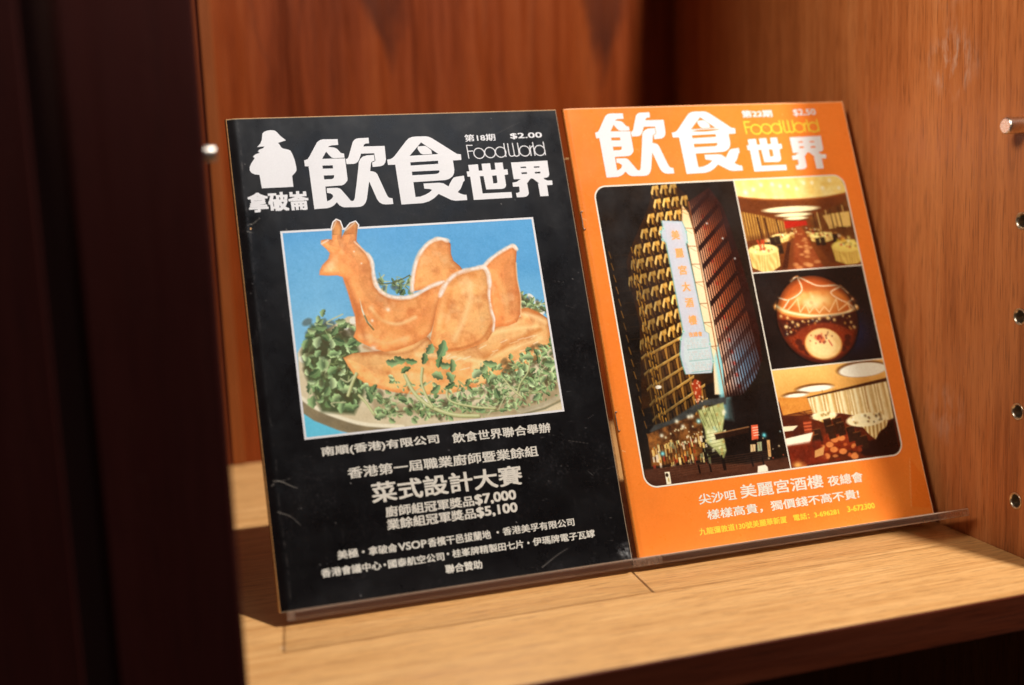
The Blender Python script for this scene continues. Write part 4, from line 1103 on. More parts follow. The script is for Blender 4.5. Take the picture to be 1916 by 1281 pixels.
def paint_hall(U, V):
    rng = random.Random(8)
    C = Canvas(U, V, (120, 60, 20))
    C.c[:] = cmix((150, 76, 26), (92, 42, 14), vnoise(U, V, 12, 4))
    C.poly(P['r_ceil_light'], lambda u, v, d: cmix((255, 240, 168), (240, 200, 92), np.clip(1.1 * vnoise(u, v, 5, 5) - .1 + .02 * (58 - v), 0, 1)), .8)
    for k in range(12): C.glow((110 + k * 6 + rng.uniform(-1, 1), 54 + rng.uniform(-2, 4)), 1.3, (255, 252, 226), .85)
    C.line(smooth_line(P['r_ceil_light'][2:], 6), 1.0, (170, 88, 30), .9, .9)
    e = P['r_el']
    for c, rx, ry in ((e[0], e[1][0] - e[0][0], 1.9), (e[3], e[4][0] - e[3][0], 1.2), (e[5], e[6][0] - e[5][0], 1.0)):
        C.ellipse((c[0], c[1] + .5), rx + .8, ry + .5, (96, 44, 16), .6, .8)
        C.ellipse(c, rx, ry, (255, 244, 190), .6)
    C.poly(P['r_left_wall'], lambda u, v, d: cmix((104, 58, 18), (214, 158, 70), np.clip(.5 + .5 * np.sin(u * 3.4) * vnoise(u, v, 3, 9) * 1.6, 0, 1)), .8)
    lw = P['r_left_wall']
    for k in (0.36, .52, .8):
        x = lw[0][0] + (lw[2][0] - lw[0][0]) * k
        C.line([(x, 73 + k * 4), (x + .6, 88 - k * 2)], 1.9 - k, (66, 30, 10), .6, .9)
    C.poly([(150, 76), (180, 66), (180, 100), (152, 90)], lambda u, v, d: cmix((72, 36, 12), (150, 92, 36), vnoise(u, v, 4, 12)), 1.5, .9)
    C.poly(P['r_win'], (250, 214, 120), .8, .9); C.poly(P['r_pillar'], (236, 196, 110), .7, .85)
    for k in range(8): C.line([(153 + k * 3.1, 74 - k * .6), (153.4 + k * 3.1, 84)], .8, rng.choice([(64, 30, 10), (240, 200, 120), (110, 60, 24)]), .6, .8)
    C.poly(P['r_red'], (176, 34, 18), .8)
    C.poly(P['r_aisle'], lambda u, v, d: cmix((122, 46, 16), (172, 88, 40), vnoise(u, v, 4, 14)), .7)
    for k in range(26):
        t = rng.random() ** .7; v = 84 + t * 24; hw = 1.5 + t * 10
        C.ellipse((141 + t * 2 + rng.uniform(-1, 1) * hw * .9, v), .5 + t * 2.0, .3 + t * .9, (222, 152, 88), .7, .65)
    C.poly([(105, 86), (138, 83), (132, 108), (105, 110)], (92, 44, 16), 2.5, .55)
    C.poly([(146, 83), (176, 92), (176, 108), (158, 106)], (84, 38, 14), 2.5, .6)
    for k in range(90):
        t = rng.random(); side = rng.choice((-1, 1))
        u = 142.5 + side * (3 + t * 26); v = 83.5 + t * 7 + rng.uniform(-1.8, 1.8)
        C.glow((u, v), .4 + t * .7, rng.choice([(255, 228, 150), (232, 180, 86), (90, 40, 16), (60, 44, 20), (196, 70, 30), (250, 240, 200)]), .8)
    for i in range(5):
        for sd in (-1, 1):
            C.ellipse((141.5 + sd * (5.5 + i * 2.6), 85.5 + i * .9), 1.6 + i * .5, .6 + i * .12, (240, 208, 128), .6, .9)
            C.poly([(141.5 + sd * (5.5 + i * 2.6) - 1.2, 86.3 + i * .9), (141.5 + sd * (5.5 + i * 2.6) + 1.2, 86.3 + i * .9), (141.5 + sd * (5.5 + i * 2.6) + 1.0, 88.5 + i), (141.5 + sd * (5.5 + i * 2.6) - 1.0, 88.5 + i)], (190, 134, 60), .7, .8)
    t = P['r_tab']
    cloth_table(C, t[6], t[7][0] - t[6][0], 1.8, 3.5, rng=rng); cloth_table(C, t[8], t[9][0] - t[8][0], 1.8, 4.5, rng=rng)
    for q, s in zip(P['r_chair'], (1.9, 1.8, 1.8, 1.7, 1.5, 1.8, 1.8)):
        C.poly([(q[0] - s, q[1] - s * 1.3), (q[0] + s, q[1] - s * 1.4), (q[0] + s * 1.1, q[1] + s * 1.8), (q[0] - s * .8, q[1] + s * 1.9)], (40, 24, 12), .6, .95)
        C.line([(q[0] - s, q[1] - s * 1.3), (q[0] + s, q[1] - s * 1.4)], .3, (150, 90, 36), .4, .8)
    C.poly(P['r_rail'], (70, 30, 12), .6)
    cloth_table(C, t[0], t[1][0] - t[0][0], 3.4, 13.5, rng=rng)
    for k in range(5): C.line([(t[0][0] + rng.uniform(-2, 2), t[0][1]), (t[0][0] + rng.uniform(-4, 4), t[0][1] - 6)], .7, (206, 70, 36), .5, .8)
    cloth_table(C, t[3], t[4][0] - t[3][0], 4.0, 11.5, lit=(246, 218, 110), rng=rng)
    for k in range(7): C.glow((t[3][0] + rng.uniform(-7, 5), t[3][1] - rng.uniform(1, 5)), 1.2, rng.choice([(226, 196, 60), (232, 130, 60), (250, 232, 130)]), .85)
    C.c += (vnoise(U, V, .9, 63, 2) - .5)[..., None] * .06
    return C.c

def paint_dome(U, V):
    rng = random.Random(9)
    C = Canvas(U, V, (22, 12, 9))
    C.c[:] = cmix((16, 10, 8), (32, 18, 12), vnoise(U, V, 14, 5))
    b = P['m_ball']; c = b[0]; R = 27.4
    C.glow((c[0] + 22, c[1] + 10), 14, (26, 38, 78), .75)  # bluish glare off the glossy cover, painted into the print
    C.ellipse(c, R, R, lambda u, v, d: cmix((186, 82, 30), (104, 32, 14), np.clip((v - c[1] + 18) / 36 + .35 * (vnoise(u, v, 9, 6) - .5), 0, 1)), .9)
    C.ellipse((c[0] + .5, c[1] - 9.5), R * .97, 8.0, lambda u, v, d: cmix((236, 142, 58), (196, 92, 36), np.clip(vnoise(u, v, 8, 8), 0, 1)), 2.0, .8)
    C.glow((c[0] + 1, c[1] - 12), 13, (255, 196, 104), .85, 6.5)
    C.glow((c[0] + 3, c[1] - 11), 8, (255, 232, 160), .8, 4)
    for k in range(14): C.glow((c[0] + rng.uniform(-11, 12), c[1] - 12 + rng.uniform(-6, 4)), rng.uniform(1, 2.4), rng.choice([(255, 222, 140), (232, 130, 56), (255, 240, 190)]), .5)
    arc = smooth_line(P['m_arc'], 8)
    C.line(arc, 3.4, (250, 172, 84), 1.6, .9); C.line([(a, v - .5) for a, v in arc], 1.5, (255, 232, 176), 1.0)
    for k in ('m_str1', 'm_str2', 'm_str3', 'm_str4', 'm_str5'):
        pts = smooth_line(P[k], 7)
        C.line(pts, 1.5, (238, 140, 64), 1.4, .7); C.line(pts, .65, (255, 234, 196), .5)
    z = dense(P['m_zig'], 1.2, False); C.line(z, .9, (250, 176, 96), 1.0, .8); C.line(z, .4, (255, 232, 180), .4, .9)
    # horizon of the room: dark band with lights
    C.line([(c[0] - 26.5, c[1] - 1), (c[0] - 10, c[1] + 1.2), (c[0] + 12, c[1] + 1.0), (c[0] + 26, c[1] - 2)], 2.0, (84, 26, 12), 1.2, .9)
    C.poly([(c[0] - 27, c[1]), (c[0] + 27, c[1] - 2), (c[0] + 27, c[1] + 8), (c[0] - 25, c[1] + 9)], lambda u, v, d: cmix((66, 22, 12), (30, 14, 16), vnoise(u, v, 4, 10)), 2.0, .75)
    for q in P['m_bokeh']: C.glow(q, rng.uniform(.7, 1.2), (255, 210, 128), .9)
    for k in range(50): C.glow((c[0] + rng.uniform(-24, 24), c[1] + rng.uniform(-1.5, 8)), rng.uniform(.3, .8), rng.choice([(244, 176, 84), (196, 92, 40), (255, 232, 170), (36, 40, 60)]), .7)
    C.ellipse((c[0] + 1, c[1] + 13.5), 21, 11, lambda u, v, d: cmix((166, 62, 26), (120, 40, 18), vnoise(u, v, 6, 11)), 1.6, .85)
    for k in range(9):
        a = math.pi * k / 8; q = (c[0] + 1 + 17 * math.cos(a), c[1] + 13 + 9 * math.sin(a))
        C.ellipse(q, 2.4, 2.0, (54, 20, 14), 1.2, .7)
    p = P['m_plate']; pc = (p[0][0], p[0][1])
    C.ellipse(pc, 12.9, 9.9, (206, 134, 64), .8); C.ellipse((pc[0], pc[1] - .3), 12.0, 9.2, lambda u, v, d: cmix((250, 218, 150), (236, 184, 108), vnoise(u, v, 5, 15)), .8)
    C.ellipse((pc[0], pc[1] + 1), 8.5, 6.0, (255, 226, 156), 1.4, .7)
    for k in range(26):
        a = rng.uniform(0, 6.3); r = rng.uniform(0, 1) ** .6
        C.glow((pc[0] - .3 + 4.4 * r * math.cos(a), pc[1] - 3.6 + 3.0 * r * math.sin(a)), rng.uniform(.5, 1.1), rng.choice([(122, 26, 24), (168, 48, 34), (70, 20, 22), (226, 120, 70)]), .85)
    for k in range(12): C.glow((pc[0] + rng.uniform(-9, 9), pc[1] + rng.uniform(-7, -1)), .5, (110, 40, 24), .8)
    C.line([(pc[0] + 4, pc[1] - 2), (pc[0] + 5.6, pc[1] + 1.4)], .8, (206, 60, 40), .6, .85)
    C.ellipse(c, R + .5, R + .5, lambda u, v, d: cmix((0, 0, 0), (12, 8, 6), vnoise(u, v, 5, 1)), 1, 0)
    d = np.hypot(U - c[0], V - c[1]); edge = np.clip((d - R + 3.5) / 4, 0, 1) * (d < R + 1)
    C.c *= (1 - .5 * edge)[..., None]
    C.c += (vnoise(U, V, .9, 64, 2) - .5)[..., None] * .05
    return C.c

def paint_lounge(U, V):
    rng = random.Random(10)
    C = Canvas(U, V, (92, 36, 14))
    C.c[:] = cmix((112, 42, 16), (60, 22, 10), vnoise(U, V, 8, 5))
    C.poly([(103, 166), (182, 166), (182, 182), (124, 187), (103, 188)], lambda u, v, d: cmix((250, 198, 110), (226, 160, 76), np.clip((v - 168) / 20 + .5 * (vnoise(u, v, 9, 6) - .5), 0, 1)), .8)
    e = P['b_el']
    for c, rx, ry in ((e[0], e[1][0] - e[0][0], e[2][1] - e[0][1] - .5), (e[3], e[4][0] - e[3][0], e[5][1] - e[3][1]), (e[6], e[7][0] - e[6][0], 1.1)):
        C.ellipse((c[0] - .6, c[1] - .7), rx + 1.0, ry + .7, (112, 66, 26), .7, .85)
        C.ellipse(c, rx, ry, (255, 250, 226), .6)
    C.poly(P['b_wall'], lambda u, v, d: cmix((232, 158, 66), (206, 124, 46), vnoise(u, v, 3, 7)), .7)
    C.poly(P['b_curt'], lambda u, v, d: cmix((196, 150, 76), (252, 238, 186), np.clip(.25 + .35 * np.sin(u * 2.1 + 1.6 * np.sin(u * .7)) + .75 * vnoise(u * 2.2, v * .35, 2.2, 8), 0, 1)), .7)
    for x in (134, 141.5, 143, 151, 163):
        C.line([(x, 184), (x - .4, 198)], .7, (176, 122, 56), .7, .7)
    C.poly(P['b_beam'], (72, 36, 14), .6)
    C.poly(P['b_dark'], (34, 14, 10), 1.5, .9)
    C.poly(P['b_floor'], lambda u, v, d: cmix((150, 50, 18), (96, 30, 12), vnoise(u, v, 4, 9)), 1.4, .95)
    for k in range(34):
        q = (rng.uniform(122, 152), rng.uniform(207, 226))
        C.ellipse(q, rng.uniform(1, 2.3), rng.uniform(.7, 1.4), rng.choice([(206, 104, 48), (168, 62, 24), (226, 138, 70), (120, 36, 14)]), .5, .65)
    for q in P['b_dots']: C.ellipse(q, 2.6, 1.7, (222, 132, 66), .6, .9)
    C.poly(P['b_cloth2'], lambda u, v, d: cmix((206, 160, 80), (250, 226, 160), .5 + .5 * np.sin(u * 2.5)), .6)
    t = P['b_tab']
    C.ellipse(t[3], t[4][0] - t[3][0], t[5][1] - t[3][1], (252, 236, 180), .6)
    for k in range(12): C.glow((t[3][0] + rng.uniform(-7, 7), t[3][1] + rng.uniform(-2.6, .6)), .7, rng.choice([(255, 250, 220), (150, 110, 50), (200, 160, 90)]), .8)
    for q in P['b_chairs']:
        s = rng.uniform(2.4, 3.2)
        C.poly([(q[0] - s, q[1] - s * 1.3), (q[0] + s * .9, q[1] - s * 1.5), (q[0] + s * 1.0, q[1] + s * 1.6), (q[0] - s * .9, q[1] + s * 1.9)], lambda u, v, d: cmix((58, 30, 14), (34, 17, 10), vnoise(u, v, 3, 3)), .6, .95)
        C.line([(q[0] - s, q[1] - s * 1.3), (q[0] + s * .9, q[1] - s * 1.5)], .4, (150, 92, 44), .5, .7)
    C.poly(P['b_cloth'], lambda u, v, d: cmix((176, 132, 66), (248, 228, 164), np.clip(.5 + .5 * np.sin(u * 2.3 + v * .3), 0, 1)), .6)
    C.ellipse(t[0], t[1][0] - t[0][0], t[2][1] - t[0][1], (250, 236, 184), .6)
    for k in range(26): C.glow((t[0][0] + rng.uniform(-11, 11), t[0][1] + rng.uniform(-3.2, 2.0)), rng.uniform(.5, .9), rng.choice([(255, 252, 230), (140, 96, 44), (206, 164, 90), (96, 70, 36)]), .8)
    C.poly(P['b_chr'], lambda u, v, d: cmix((206, 96, 54), (128, 44, 20), np.sin(v * 1.6) ** 2), .7)
    C.poly(P['b_desk2'], (250, 234, 192), .5); C.poly(P['b_desk'], (255, 246, 216), .5)
    d = P['b_desk']; C.line([d[3], d[2], d[1]], .9, (150, 74, 30), .5, .9)
    for k in range(5): C.line([(105 + k * 3.5, 196.5 - k * .3), (124, 195 + k * 1.4)], .7, (84, 32, 14), .6, .7)
    C.poly([(104, 214), (126, 213), (128, 226), (104, 227)], lambda u, v, d: cmix((84, 26, 12), (150, 44, 20), vnoise(u, v, 4, 21)), 1.5, .8)
    C.glow((108, 226), 3, (255, 190, 96), .9, 2); C.poly([(121, 219), (128, 217), (126, 222), (120, 223)], (226, 168, 96), .6, .85)
    C.c += (vnoise(U, V, .9, 65, 2) - .5)[..., None] * .06
    return C.c

# ------------------------------------------------------------------ cover stock with wear
def wear_black(U, V):
    rng = random.Random(21)
    C = Canvas(U, V, (26, 24, 25))
    C.c[:] = cmix((10, 8, 9), (19, 16, 16), vnoise(U, V, 40, 2))
    g = vnoise(U, V, 1.1, 4, 3)
    C.c += (np.clip((g - .60) * .45, 0, .06) * np.clip(vnoise(U, V, 26, 41, 3) * 2.4 - .9, 0, 1))[..., None] * np.array((1, .95, .9))
    fs = vnoise(U * 2.5, V * .8, 5, 31, 3) * vnoise(U, V, 1.0, 32, 2)
    C.c += (np.clip((fs - .40) * .5, 0, .07) * np.clip(vnoise(U, V, 30, 43, 3) * 2.4 - .8, 0, 1))[..., None]
    # rubbed hinge beside the spine and pale nicks on the edges
    hinge = np.exp(-((U - 6.3 - .4 * np.sin(V * .11)) / .55) ** 2) * np.clip(vnoise(U, V, 2.2, 6, 3) * 2.4 - 1.0, 0, 1) * (.35 + .65 * np.exp(-((V - 40) / 45) ** 2) + .3 * np.exp(-((V - 215) / 40) ** 2))
    C.blend((slice(None), slice(None)), (168, 160, 148), hinge * .45)
    ed = np.minimum(np.minimum(W - U, V), H - V)
    nick = np.clip(1 - ed / (.25 + 1.0 * np.clip(vnoise(U, V, 2.6, 9, 3) - .5, 0, 1)), 0, 1)
    C.blend((slice(None), slice(None)), (196, 170, 136), nick * .85)
    for k in range(90):
        q = (rng.uniform(3, 190), rng.uniform(2, 263)); 
        C.ellipse(q, rng.uniform(.12, .32), rng.uniform(.12, .32), (170, 166, 160), .25, rng.uniform(.3, .9))
    for k in range(70):
        q = (rng.uniform(120, 188), rng.uniform(100, 230)) if k < 45 else (rng.uniform(5, 188), rng.uniform(2, 262))
        a = rng.uniform(-.5, .9); l = rng.uniform(1, 6)
        C.line([q, (q[0] + l * math.cos(a), q[1] + l * math.sin(a))], .12, (150, 146, 140), .25, rng.uniform(.2, .6))
    # longer creases
    for pts, w, a in ((((6, 61), (9, 60.2), (12.5, 57.5)), .35, .8), (((5, 64.5), (8, 65.5)), .4, .7), (((4.5, 199), (8, 199.5), (13, 202.5), (16, 204)), .5, .75), (((4.5, 200.5), (3, 201.5)), .6, .6), (((5, 215), (11, 218), (15.5, 223)), .45, .6), (((8, 199.6), (14, 198.4)), .3, .5),
                      (((140, 262), (149, 257), (156, 254)), .35, .6), (((139, 20.5), (150, 15), (168, 7)), .22, .4), (((9, 50), (13, 48.5)), .3, .4), (((166, 196), (178, 199)), .25, .4), (((120, 81), (124, 83.5)), .25, .5)):
        C.line(smooth_line(pts, 6), w, (186, 178, 164), .4, a, .5)
    corner_glint = np.exp(-(((U - 189) / 5.0) ** 2 + ((V - 261) / 4.5) ** 2)) * np.clip(vnoise(U, V, 1.4, 17, 3) * 2.2 - .7, 0, 1)  # glint on the curled corner, painted in as pale colour
    C.blend((slice(None), slice(None)), (176, 178, 176), corner_glint * .8)
    return C.c

def wear_orange(U, V):
    rng = random.Random(22)
    C = Canvas(U, V, (238, 124, 34))
    C.c[:] = cmix((245, 138, 52), (243, 127, 43), vnoise(U, V, 50, 3))
    C.c += (vnoise(U, V, 1.0, 5, 3) - .5)[..., None] * .03
    C.c *= (1 + .10 * (vnoise(U, V, 34, 15, 5) - .5))[..., None]
    sc = vnoise(U * .6, V * 2.2, 6, 16, 3) * vnoise(U, V, 1.0, 18, 2)
    C.blend((slice(None), slice(None)), (250, 176, 110), np.clip((sc - .40) * 2.2, 0, .35) * np.clip(vnoise(U, V, 30, 19, 3) * 2.4 - .9, 0, 1))
    ed = np.minimum(np.minimum(np.minimum(W - U, V), H - V), U + .2)
    nick = np.clip(1 - ed / (.18 + 1.3 * np.clip(vnoise(U, V, 2.4, 11, 3) - .52, 0, 1)), 0, 1)
    C.blend((slice(None), slice(None)), (252, 226, 190), nick * .9)
    C.line([(183.6, 231), (177.5, 259)], .3, (252, 196, 140), .35, .8)
    C.poly([(183.8, 231), (191.5, 245), (191.5, 262), (177.6, 259)], (240, 112, 26), .4, .5)
    for k in range(60):
        q = (rng.uniform(2, 190), rng.uniform(2, 263))
        C.ellipse(q, rng.uniform(.1, .3), rng.uniform(.1, .3), (255, 214, 160), .25, rng.uniform(.2, .7))
    for pts in (((.6, 68), (3, 69.5)), ((.6, 205), (2.6, 206)), ((98, 201), (101.5, 200.4)), ((96, 219), (101, 220))):
        C.line(pts, .3, (250, 214, 170), .3, .7)
    return C.c

# ------------------------------------------------------------------ build the magazines
def poly_bm(mag, name, prof, v0, v1, mat, nseg=40, parent=None):
    """closed cross-section (u, depth) swept down the cover from v0 to v1"""
    full = []
    for k in range(len(prof)):
        a, b = prof[k], prof[(k + 1) % len(prof)]
        m = max(1, int(abs(b[0] - a[0]) / 4))
        full += [(a[0] + (b[0] - a[0]) * i / m, a[1] + (b[1] - a[1]) * i / m) for i in range(m)]
    prof = full
    vs = []; fs = []; n = len(prof)
    for j in range(nseg + 1):
        v = v0 + (v1 - v0) * j / nseg
        for (u, d) in prof:
            l = float(mag.bulge(np.array(u), np.array(v)))
            vs.append((u * MM, (d - l) * MM, (H - v) * MM))
        if j:
            for k in range(n):
                fs.append(((j - 1) * n + k, (j - 1) * n + (k + 1) % n, j * n + (k + 1) % n, j * n + k))
    fs.append(tuple(range(n - 1, -1, -1))); fs.append(tuple(nseg * n + k for k in range(n)))
    bm = bmesh.new()
    bv = [bm.verts.new(p) for p in vs]
    for f in fs: bm.faces.new([bv[i] for i in f])
    return bm_obj(name, bm, mat, parent or mag.root)

def magazine_body(mag, paint, spine_mat, spine_out, pages_in):
    # printed front cover, its fold over the spine, page block and back cover
    nu, nv = 380, 520
    front = mag.grid('front_cover', .9, W, 0, H, nu, nv, COVER_INK, 0.0, paint)
    r = 1.75
    prof = [(.9, .06)]
    for k in range(9):
        a = math.pi * (k + .5) / 9
        prof.append((.9 - (spine_out + .9) * math.sin(a) , r - (r - .02) * math.cos(a)))
    prof += [(.9, 3.48), (W, 3.48), (W, 3.3), (1.6, 3.3), (1.6, .2), (W - .05, .25), (W - .05, .06)]
    cover = poly_bm(mag, 'cover_sheet', prof, -.3, H - .02, spine_mat, 60)
    pages = poly_bm(mag, 'page_block', [(1.7, .35), (W - pages_in, .35), (W - pages_in - .25, 1.2), (W - pages_in, 2.2), (W - pages_in - .2, 3.15), (1.7, 3.15)], .5, H - .5, PAPER, 30)
    return front

def staple(mag, v, tilt=0.0):
    """wire staple across the fold: a crown lying along the spine, legs turned in"""
    pts = smooth_line([(1.7, v - 5.2), (1.0, v - 5.4), (.55, v - 4.4), (.5 + tilt, v), (.55, v + 4.4), (1.0, v + 5.4), (1.7, v + 5.2)], 5)
    vs = []; fs = []; n = 8; r = .26
    for i, (a, b) in enumerate(pts):
        p = pts[min(i + 1, len(pts) - 1)]; q = pts[max(i - 1, 0)]
        d = np.array(p) - np.array(q); d = d / np.linalg.norm(d); nr = np.array((-d[1], d[0]))
        for k in range(n):
            t = 2 * math.pi * k / n
            u = a + nr[0] * r * math.cos(t); w = b + nr[1] * r * math.cos(t)
            P_ = mag.at(u, w, .28 + r * math.sin(t)); vs.append(tuple(P_))
        if i:
            for k in range(n): fs.append(((i - 1) * n + k, (i - 1) * n + (k + 1) % n, i * n + (k + 1) % n, i * n + k))
    mesh_obj('staple', vs, fs, RUST, mag.root, True)

def shift(poly, du, dv): return [(a + du, b + dv) for a, b in poly]

def masthead(mag, d1, d2, d3, d4):
    """the four big hand-drawn characters"""
    def put(loops):
        vs, fs = fill_polys(loops); return vs, fs
    V = []; F = []
    for d, loops in ((d1, [D['yin_left'], D['yin_h1'], D['yin_h2']]), (d1, [D['yin_right']]),
                     (d2, [D['shi_out'], D['shi_h1'], D['shi_h2'], D['shi_h3']]), (d2, [D['shi_island']]),
                     (d3, [D['world_out'], D['world_h']]), (d4, [D['realm_out']] + [D['realm_h%d' % i] for i in range(4)])):
        vs, fs = put([shift(dense(l, 3), *d) for l in loops])
        n0 = sum(len(x) for x in V); V.append(vs); F += [tuple(i + n0 for i in f) for f in fs]
    V = np.concatenate(V)
    return mag.sheet('masthead', V, F, INK_WHITE, .06)

def food_world(mag, mp, mat, w):
    """thin geometric lettering FoodWorld"""
    f = D['fw_pts']; S = []
    R = 3.15; RY = 3.15
    S.append(([f[0], f[1]], w, False)); S.append(([(f[0][0] - w * .4, f[0][1]), f[2]], w, False)); S.append(([f[3], f[4]], w, False))
    for i in (5, 6, 7, 10, 15): S.append((circle(f[i], R), w, True))
    S.append(([f[8], f[9]], w, False))
    S.append((smooth_line(D['fw_w'], 6), w, False)); S.append((smooth_line(D['fw_w2'], 6), w, False))
    S.append(([f[11], f[12]], w, False)); S.append((smooth_line(D['fw_r'], 5), w, False)); S.append(([f[13], f[14]], w, False)); S.append(([f[16], f[17]], w, False))
    out = []
    for pts, ww, cl in S:
        pts = [mp(a, b) for a, b in pts]
        if len(pts) == 2: pts = dense(pts, 1.5, False)
        out.append((pts, ww, cl))
    return multi_strip(mag, 'subtitle', out, mat)

# --- black magazine -------------------------------------------------------
rootA = empty('magazine', (0, 0, 0), (-LEAN, 0, 0))
tag(rootA, 'black cookery magazine with a swan-shaped pastry photo on its cover, leaning on an acrylic stand', 'magazine', 'two old food magazines on the shelf')
def bulgeA(u, v):
    s = np.clip((5.5 - u) / 5.5, 0, 1)
    return (-1.0 * s * s * (3 - 2 * s) + .16 * np.sin(u * .033 + 1.0) * np.sin(v * .021)
            + .10 * np.sin(v * .09 + u * .02) * np.clip((30 - u) / 30, 0, 1)
            + .55 * np.exp(-(((u - 190) / 14) ** 2 + ((v - 263) / 12) ** 2))
            - .25 * np.exp(-(((u - 9) / 5) ** 2 + ((v - 201) / 5) ** 2)) - .2 * np.exp(-(((u - 10) / 5) ** 2 + ((v - 219) / 6) ** 2)) - .25 * np.exp(-(((u - 7) / 4) ** 2 + ((v - 62) / 5) ** 2)))
A = Mag(rootA, bulgeA)
magazine_body(A, wear_black, SPINE_BROWN, 0.05, .4)
masthead(A, (0, 0), (0, 0), (0, 0), (0, 0))
vs, fs = fill_polys([dense(D['figure'], 3)])
A.sheet('soldier_emblem', vs, fs, INK_WHITE, .06)
food_world(A, lambda a, b: (a, b), INK_WHITE, .55)
set_text(A, 'issue_number', '第18期', (133.2, 13.6, 151.6, 18.0), INK_WHITE, .09)
set_text(A, 'price', '$2.00', (160.8, 13.7, 180.4, 17.6), INK_WHITE, .14)
set_text(A, 'brand_caption', '拿破崙', (7.2, 43.0, 39.9, 54.2), INK_WHITE, .45)
set_text(A, 'caption', '南順(香港)有限公司', (30.4, 184.4, 93.5, 190.0), INK_CREAM, .17)
set_text(A, 'caption', '飲食世界聯合舉辦', (100.9, 184.8, 157.0, 190.4), INK_CREAM, .15)
set_text(A, 'caption', '香港第一屆職業廚師暨業餘組', (42.7, 196.6, 147.7, 202.6), INK_CREAM, .15)
set_text(A, 'headline', '菜式設計大賽', (53.6, 206.0, 136.6, 216.8), INK_CREAM, .30)
set_text(A, 'prize_line', '廚師組冠軍獎品', (59.7, 219.2, 107.8, 224.9), INK_CREAM, .16)
set_text(A, 'prize_line', '$7,000', (108.2, 219.0, 131.5, 225.1), INK_CREAM, .28)
set_text(A, 'prize_line', '業餘組冠軍獎品', (59.6, 225.9, 107.8, 231.5), INK_CREAM, .16)
set_text(A, 'prize_line', '$5,100', (108.2, 225.8, 131.2, 231.8), INK_CREAM, .28)
set_text(A, 'sponsor_line', '美極', (32.2, 238.4, 43.0, 242.9), INK_CREAM, 0.130)
set_text(A, 'sponsor_line', '拿破侖', (48.4, 238.6, 63.4, 243.1), INK_CREAM, 0.117)
set_text(A, 'sponsor_line', 'VSOP', (64.0, 238.9, 79.2, 242.9), INK_CREAM, 0.143)
set_text(A, 'sponsor_line', '香檳干邑拔蘭地', (79.8, 238.5, 114.3, 243.2), INK_CREAM, 0.117)
set_text(A, 'sponsor_line', '香港美孚有限公司', (121.0, 238.3, 162.0, 242.6), INK_CREAM, 0.098)
set_text(A, 'sponsor_line', '香港會議中心', (23.0, 246.4, 54.0, 250.9), INK_CREAM, 0.117)
set_text(A, 'sponsor_line', '國泰航空公司', (57.6, 246.6, 87.5, 251.0), INK_CREAM, 0.111)
set_text(A, 'sponsor_line', '桂峯牌精製田七片', (92.0, 246.1, 131.5, 250.4), INK_CREAM, 0.104)
set_text(A, 'sponsor_line', '伊瑪牌電子瓦罉', (136.8, 246.0, 172.6, 250.3), INK_CREAM, 0.091)
set_text(A, 'sponsor_line', '聯合贊助', (87.2, 253.4, 107.2, 258.0), INK_CREAM, 0.104)
for q in ((45.7, 240.7), (118.3, 240.4), (55.9, 248.8), (89.7, 247.9), (134.3, 248.2)):
    A.sheet('separator_dot', np.array(circle(q, .62, 16)), [tuple(range(16))], INK_CREAM, .065)
fa = [(22.5, 65.6), (166.7, 65.6), (166.7, 179.6), (22.5, 179.6)]
ph = A.grid('cover_photo', 22.9, 166.3, 66.0, 179.2, 540, 430, PHOTO_INK, .03, paint_dish)
b = 1.15
hb_ = b / 2
multi_strip(A, 'photo_border', [(dense([(22.5, 65.6 + hb_), (166.7, 65.6 + hb_)], 2, False), b, False), (dense([(22.5, 179.6 - hb_), (166.7, 179.6 - hb_)], 2, False), b, False),
                                (dense([(22.5 + hb_, 65.6), (22.5 + hb_, 179.6)], 2, False), b, False), (dense([(166.7 - hb_, 65.6), (166.7 - hb_, 179.6)], 2, False), b, False)], INK_WHITE, .045, ph)
# the pastry's crest pokes over the picture's border, with a white outline
def inside(poly, u, v, pad):
    """signed distance test against a closed outline"""
    p = np.asarray(poly, float); s = np.zeros(u.shape, bool); d = np.full(u.shape, 1e9)
    for i in range(len(p)):
        a, b = p[i], p[(i + 1) % len(p)]; e = b - a
        t = np.clip(((u - a[0]) * e[0] + (v - a[1]) * e[1]) / (e @ e + 1e-12), 0, 1)
        d = np.minimum(d, np.hypot(u - a[0] - t * e[0], v - a[1] - t * e[1]))
        if abs(e[1]) > 1e-12: s ^= ((a[1] > v) != (b[1] > v)) & (u < e[0] * (v - a[1]) / e[1] + a[0])
    return s | (d < pad)
cr = A.grid('pastry_crest', 49, 67, 59.5, 69.4, 240, 132, PHOTO_INK, .09, paint_crest, ph)
me = cr.data
co = np.empty(len(me.vertices) * 3); me.vertices.foreach_get('co', co); co = co.reshape(-1, 3)
cu_, cv_ = co[:, 0] / MM, H - co[:, 2] / MM
keep = np.where(cv_ < 66.0, inside(P['body'], cu_, cv_, .75), inside(P['body'], cu_, cv_, .05))
bm = bmesh.new(); bm.from_mesh(me); bm.verts.ensure_lookup_table()
bmesh.ops.delete(bm, geom=[bm.verts[i] for i in np.nonzero(~keep)[0]], context='VERTS')
bm.to_mesh(me); bm.free()

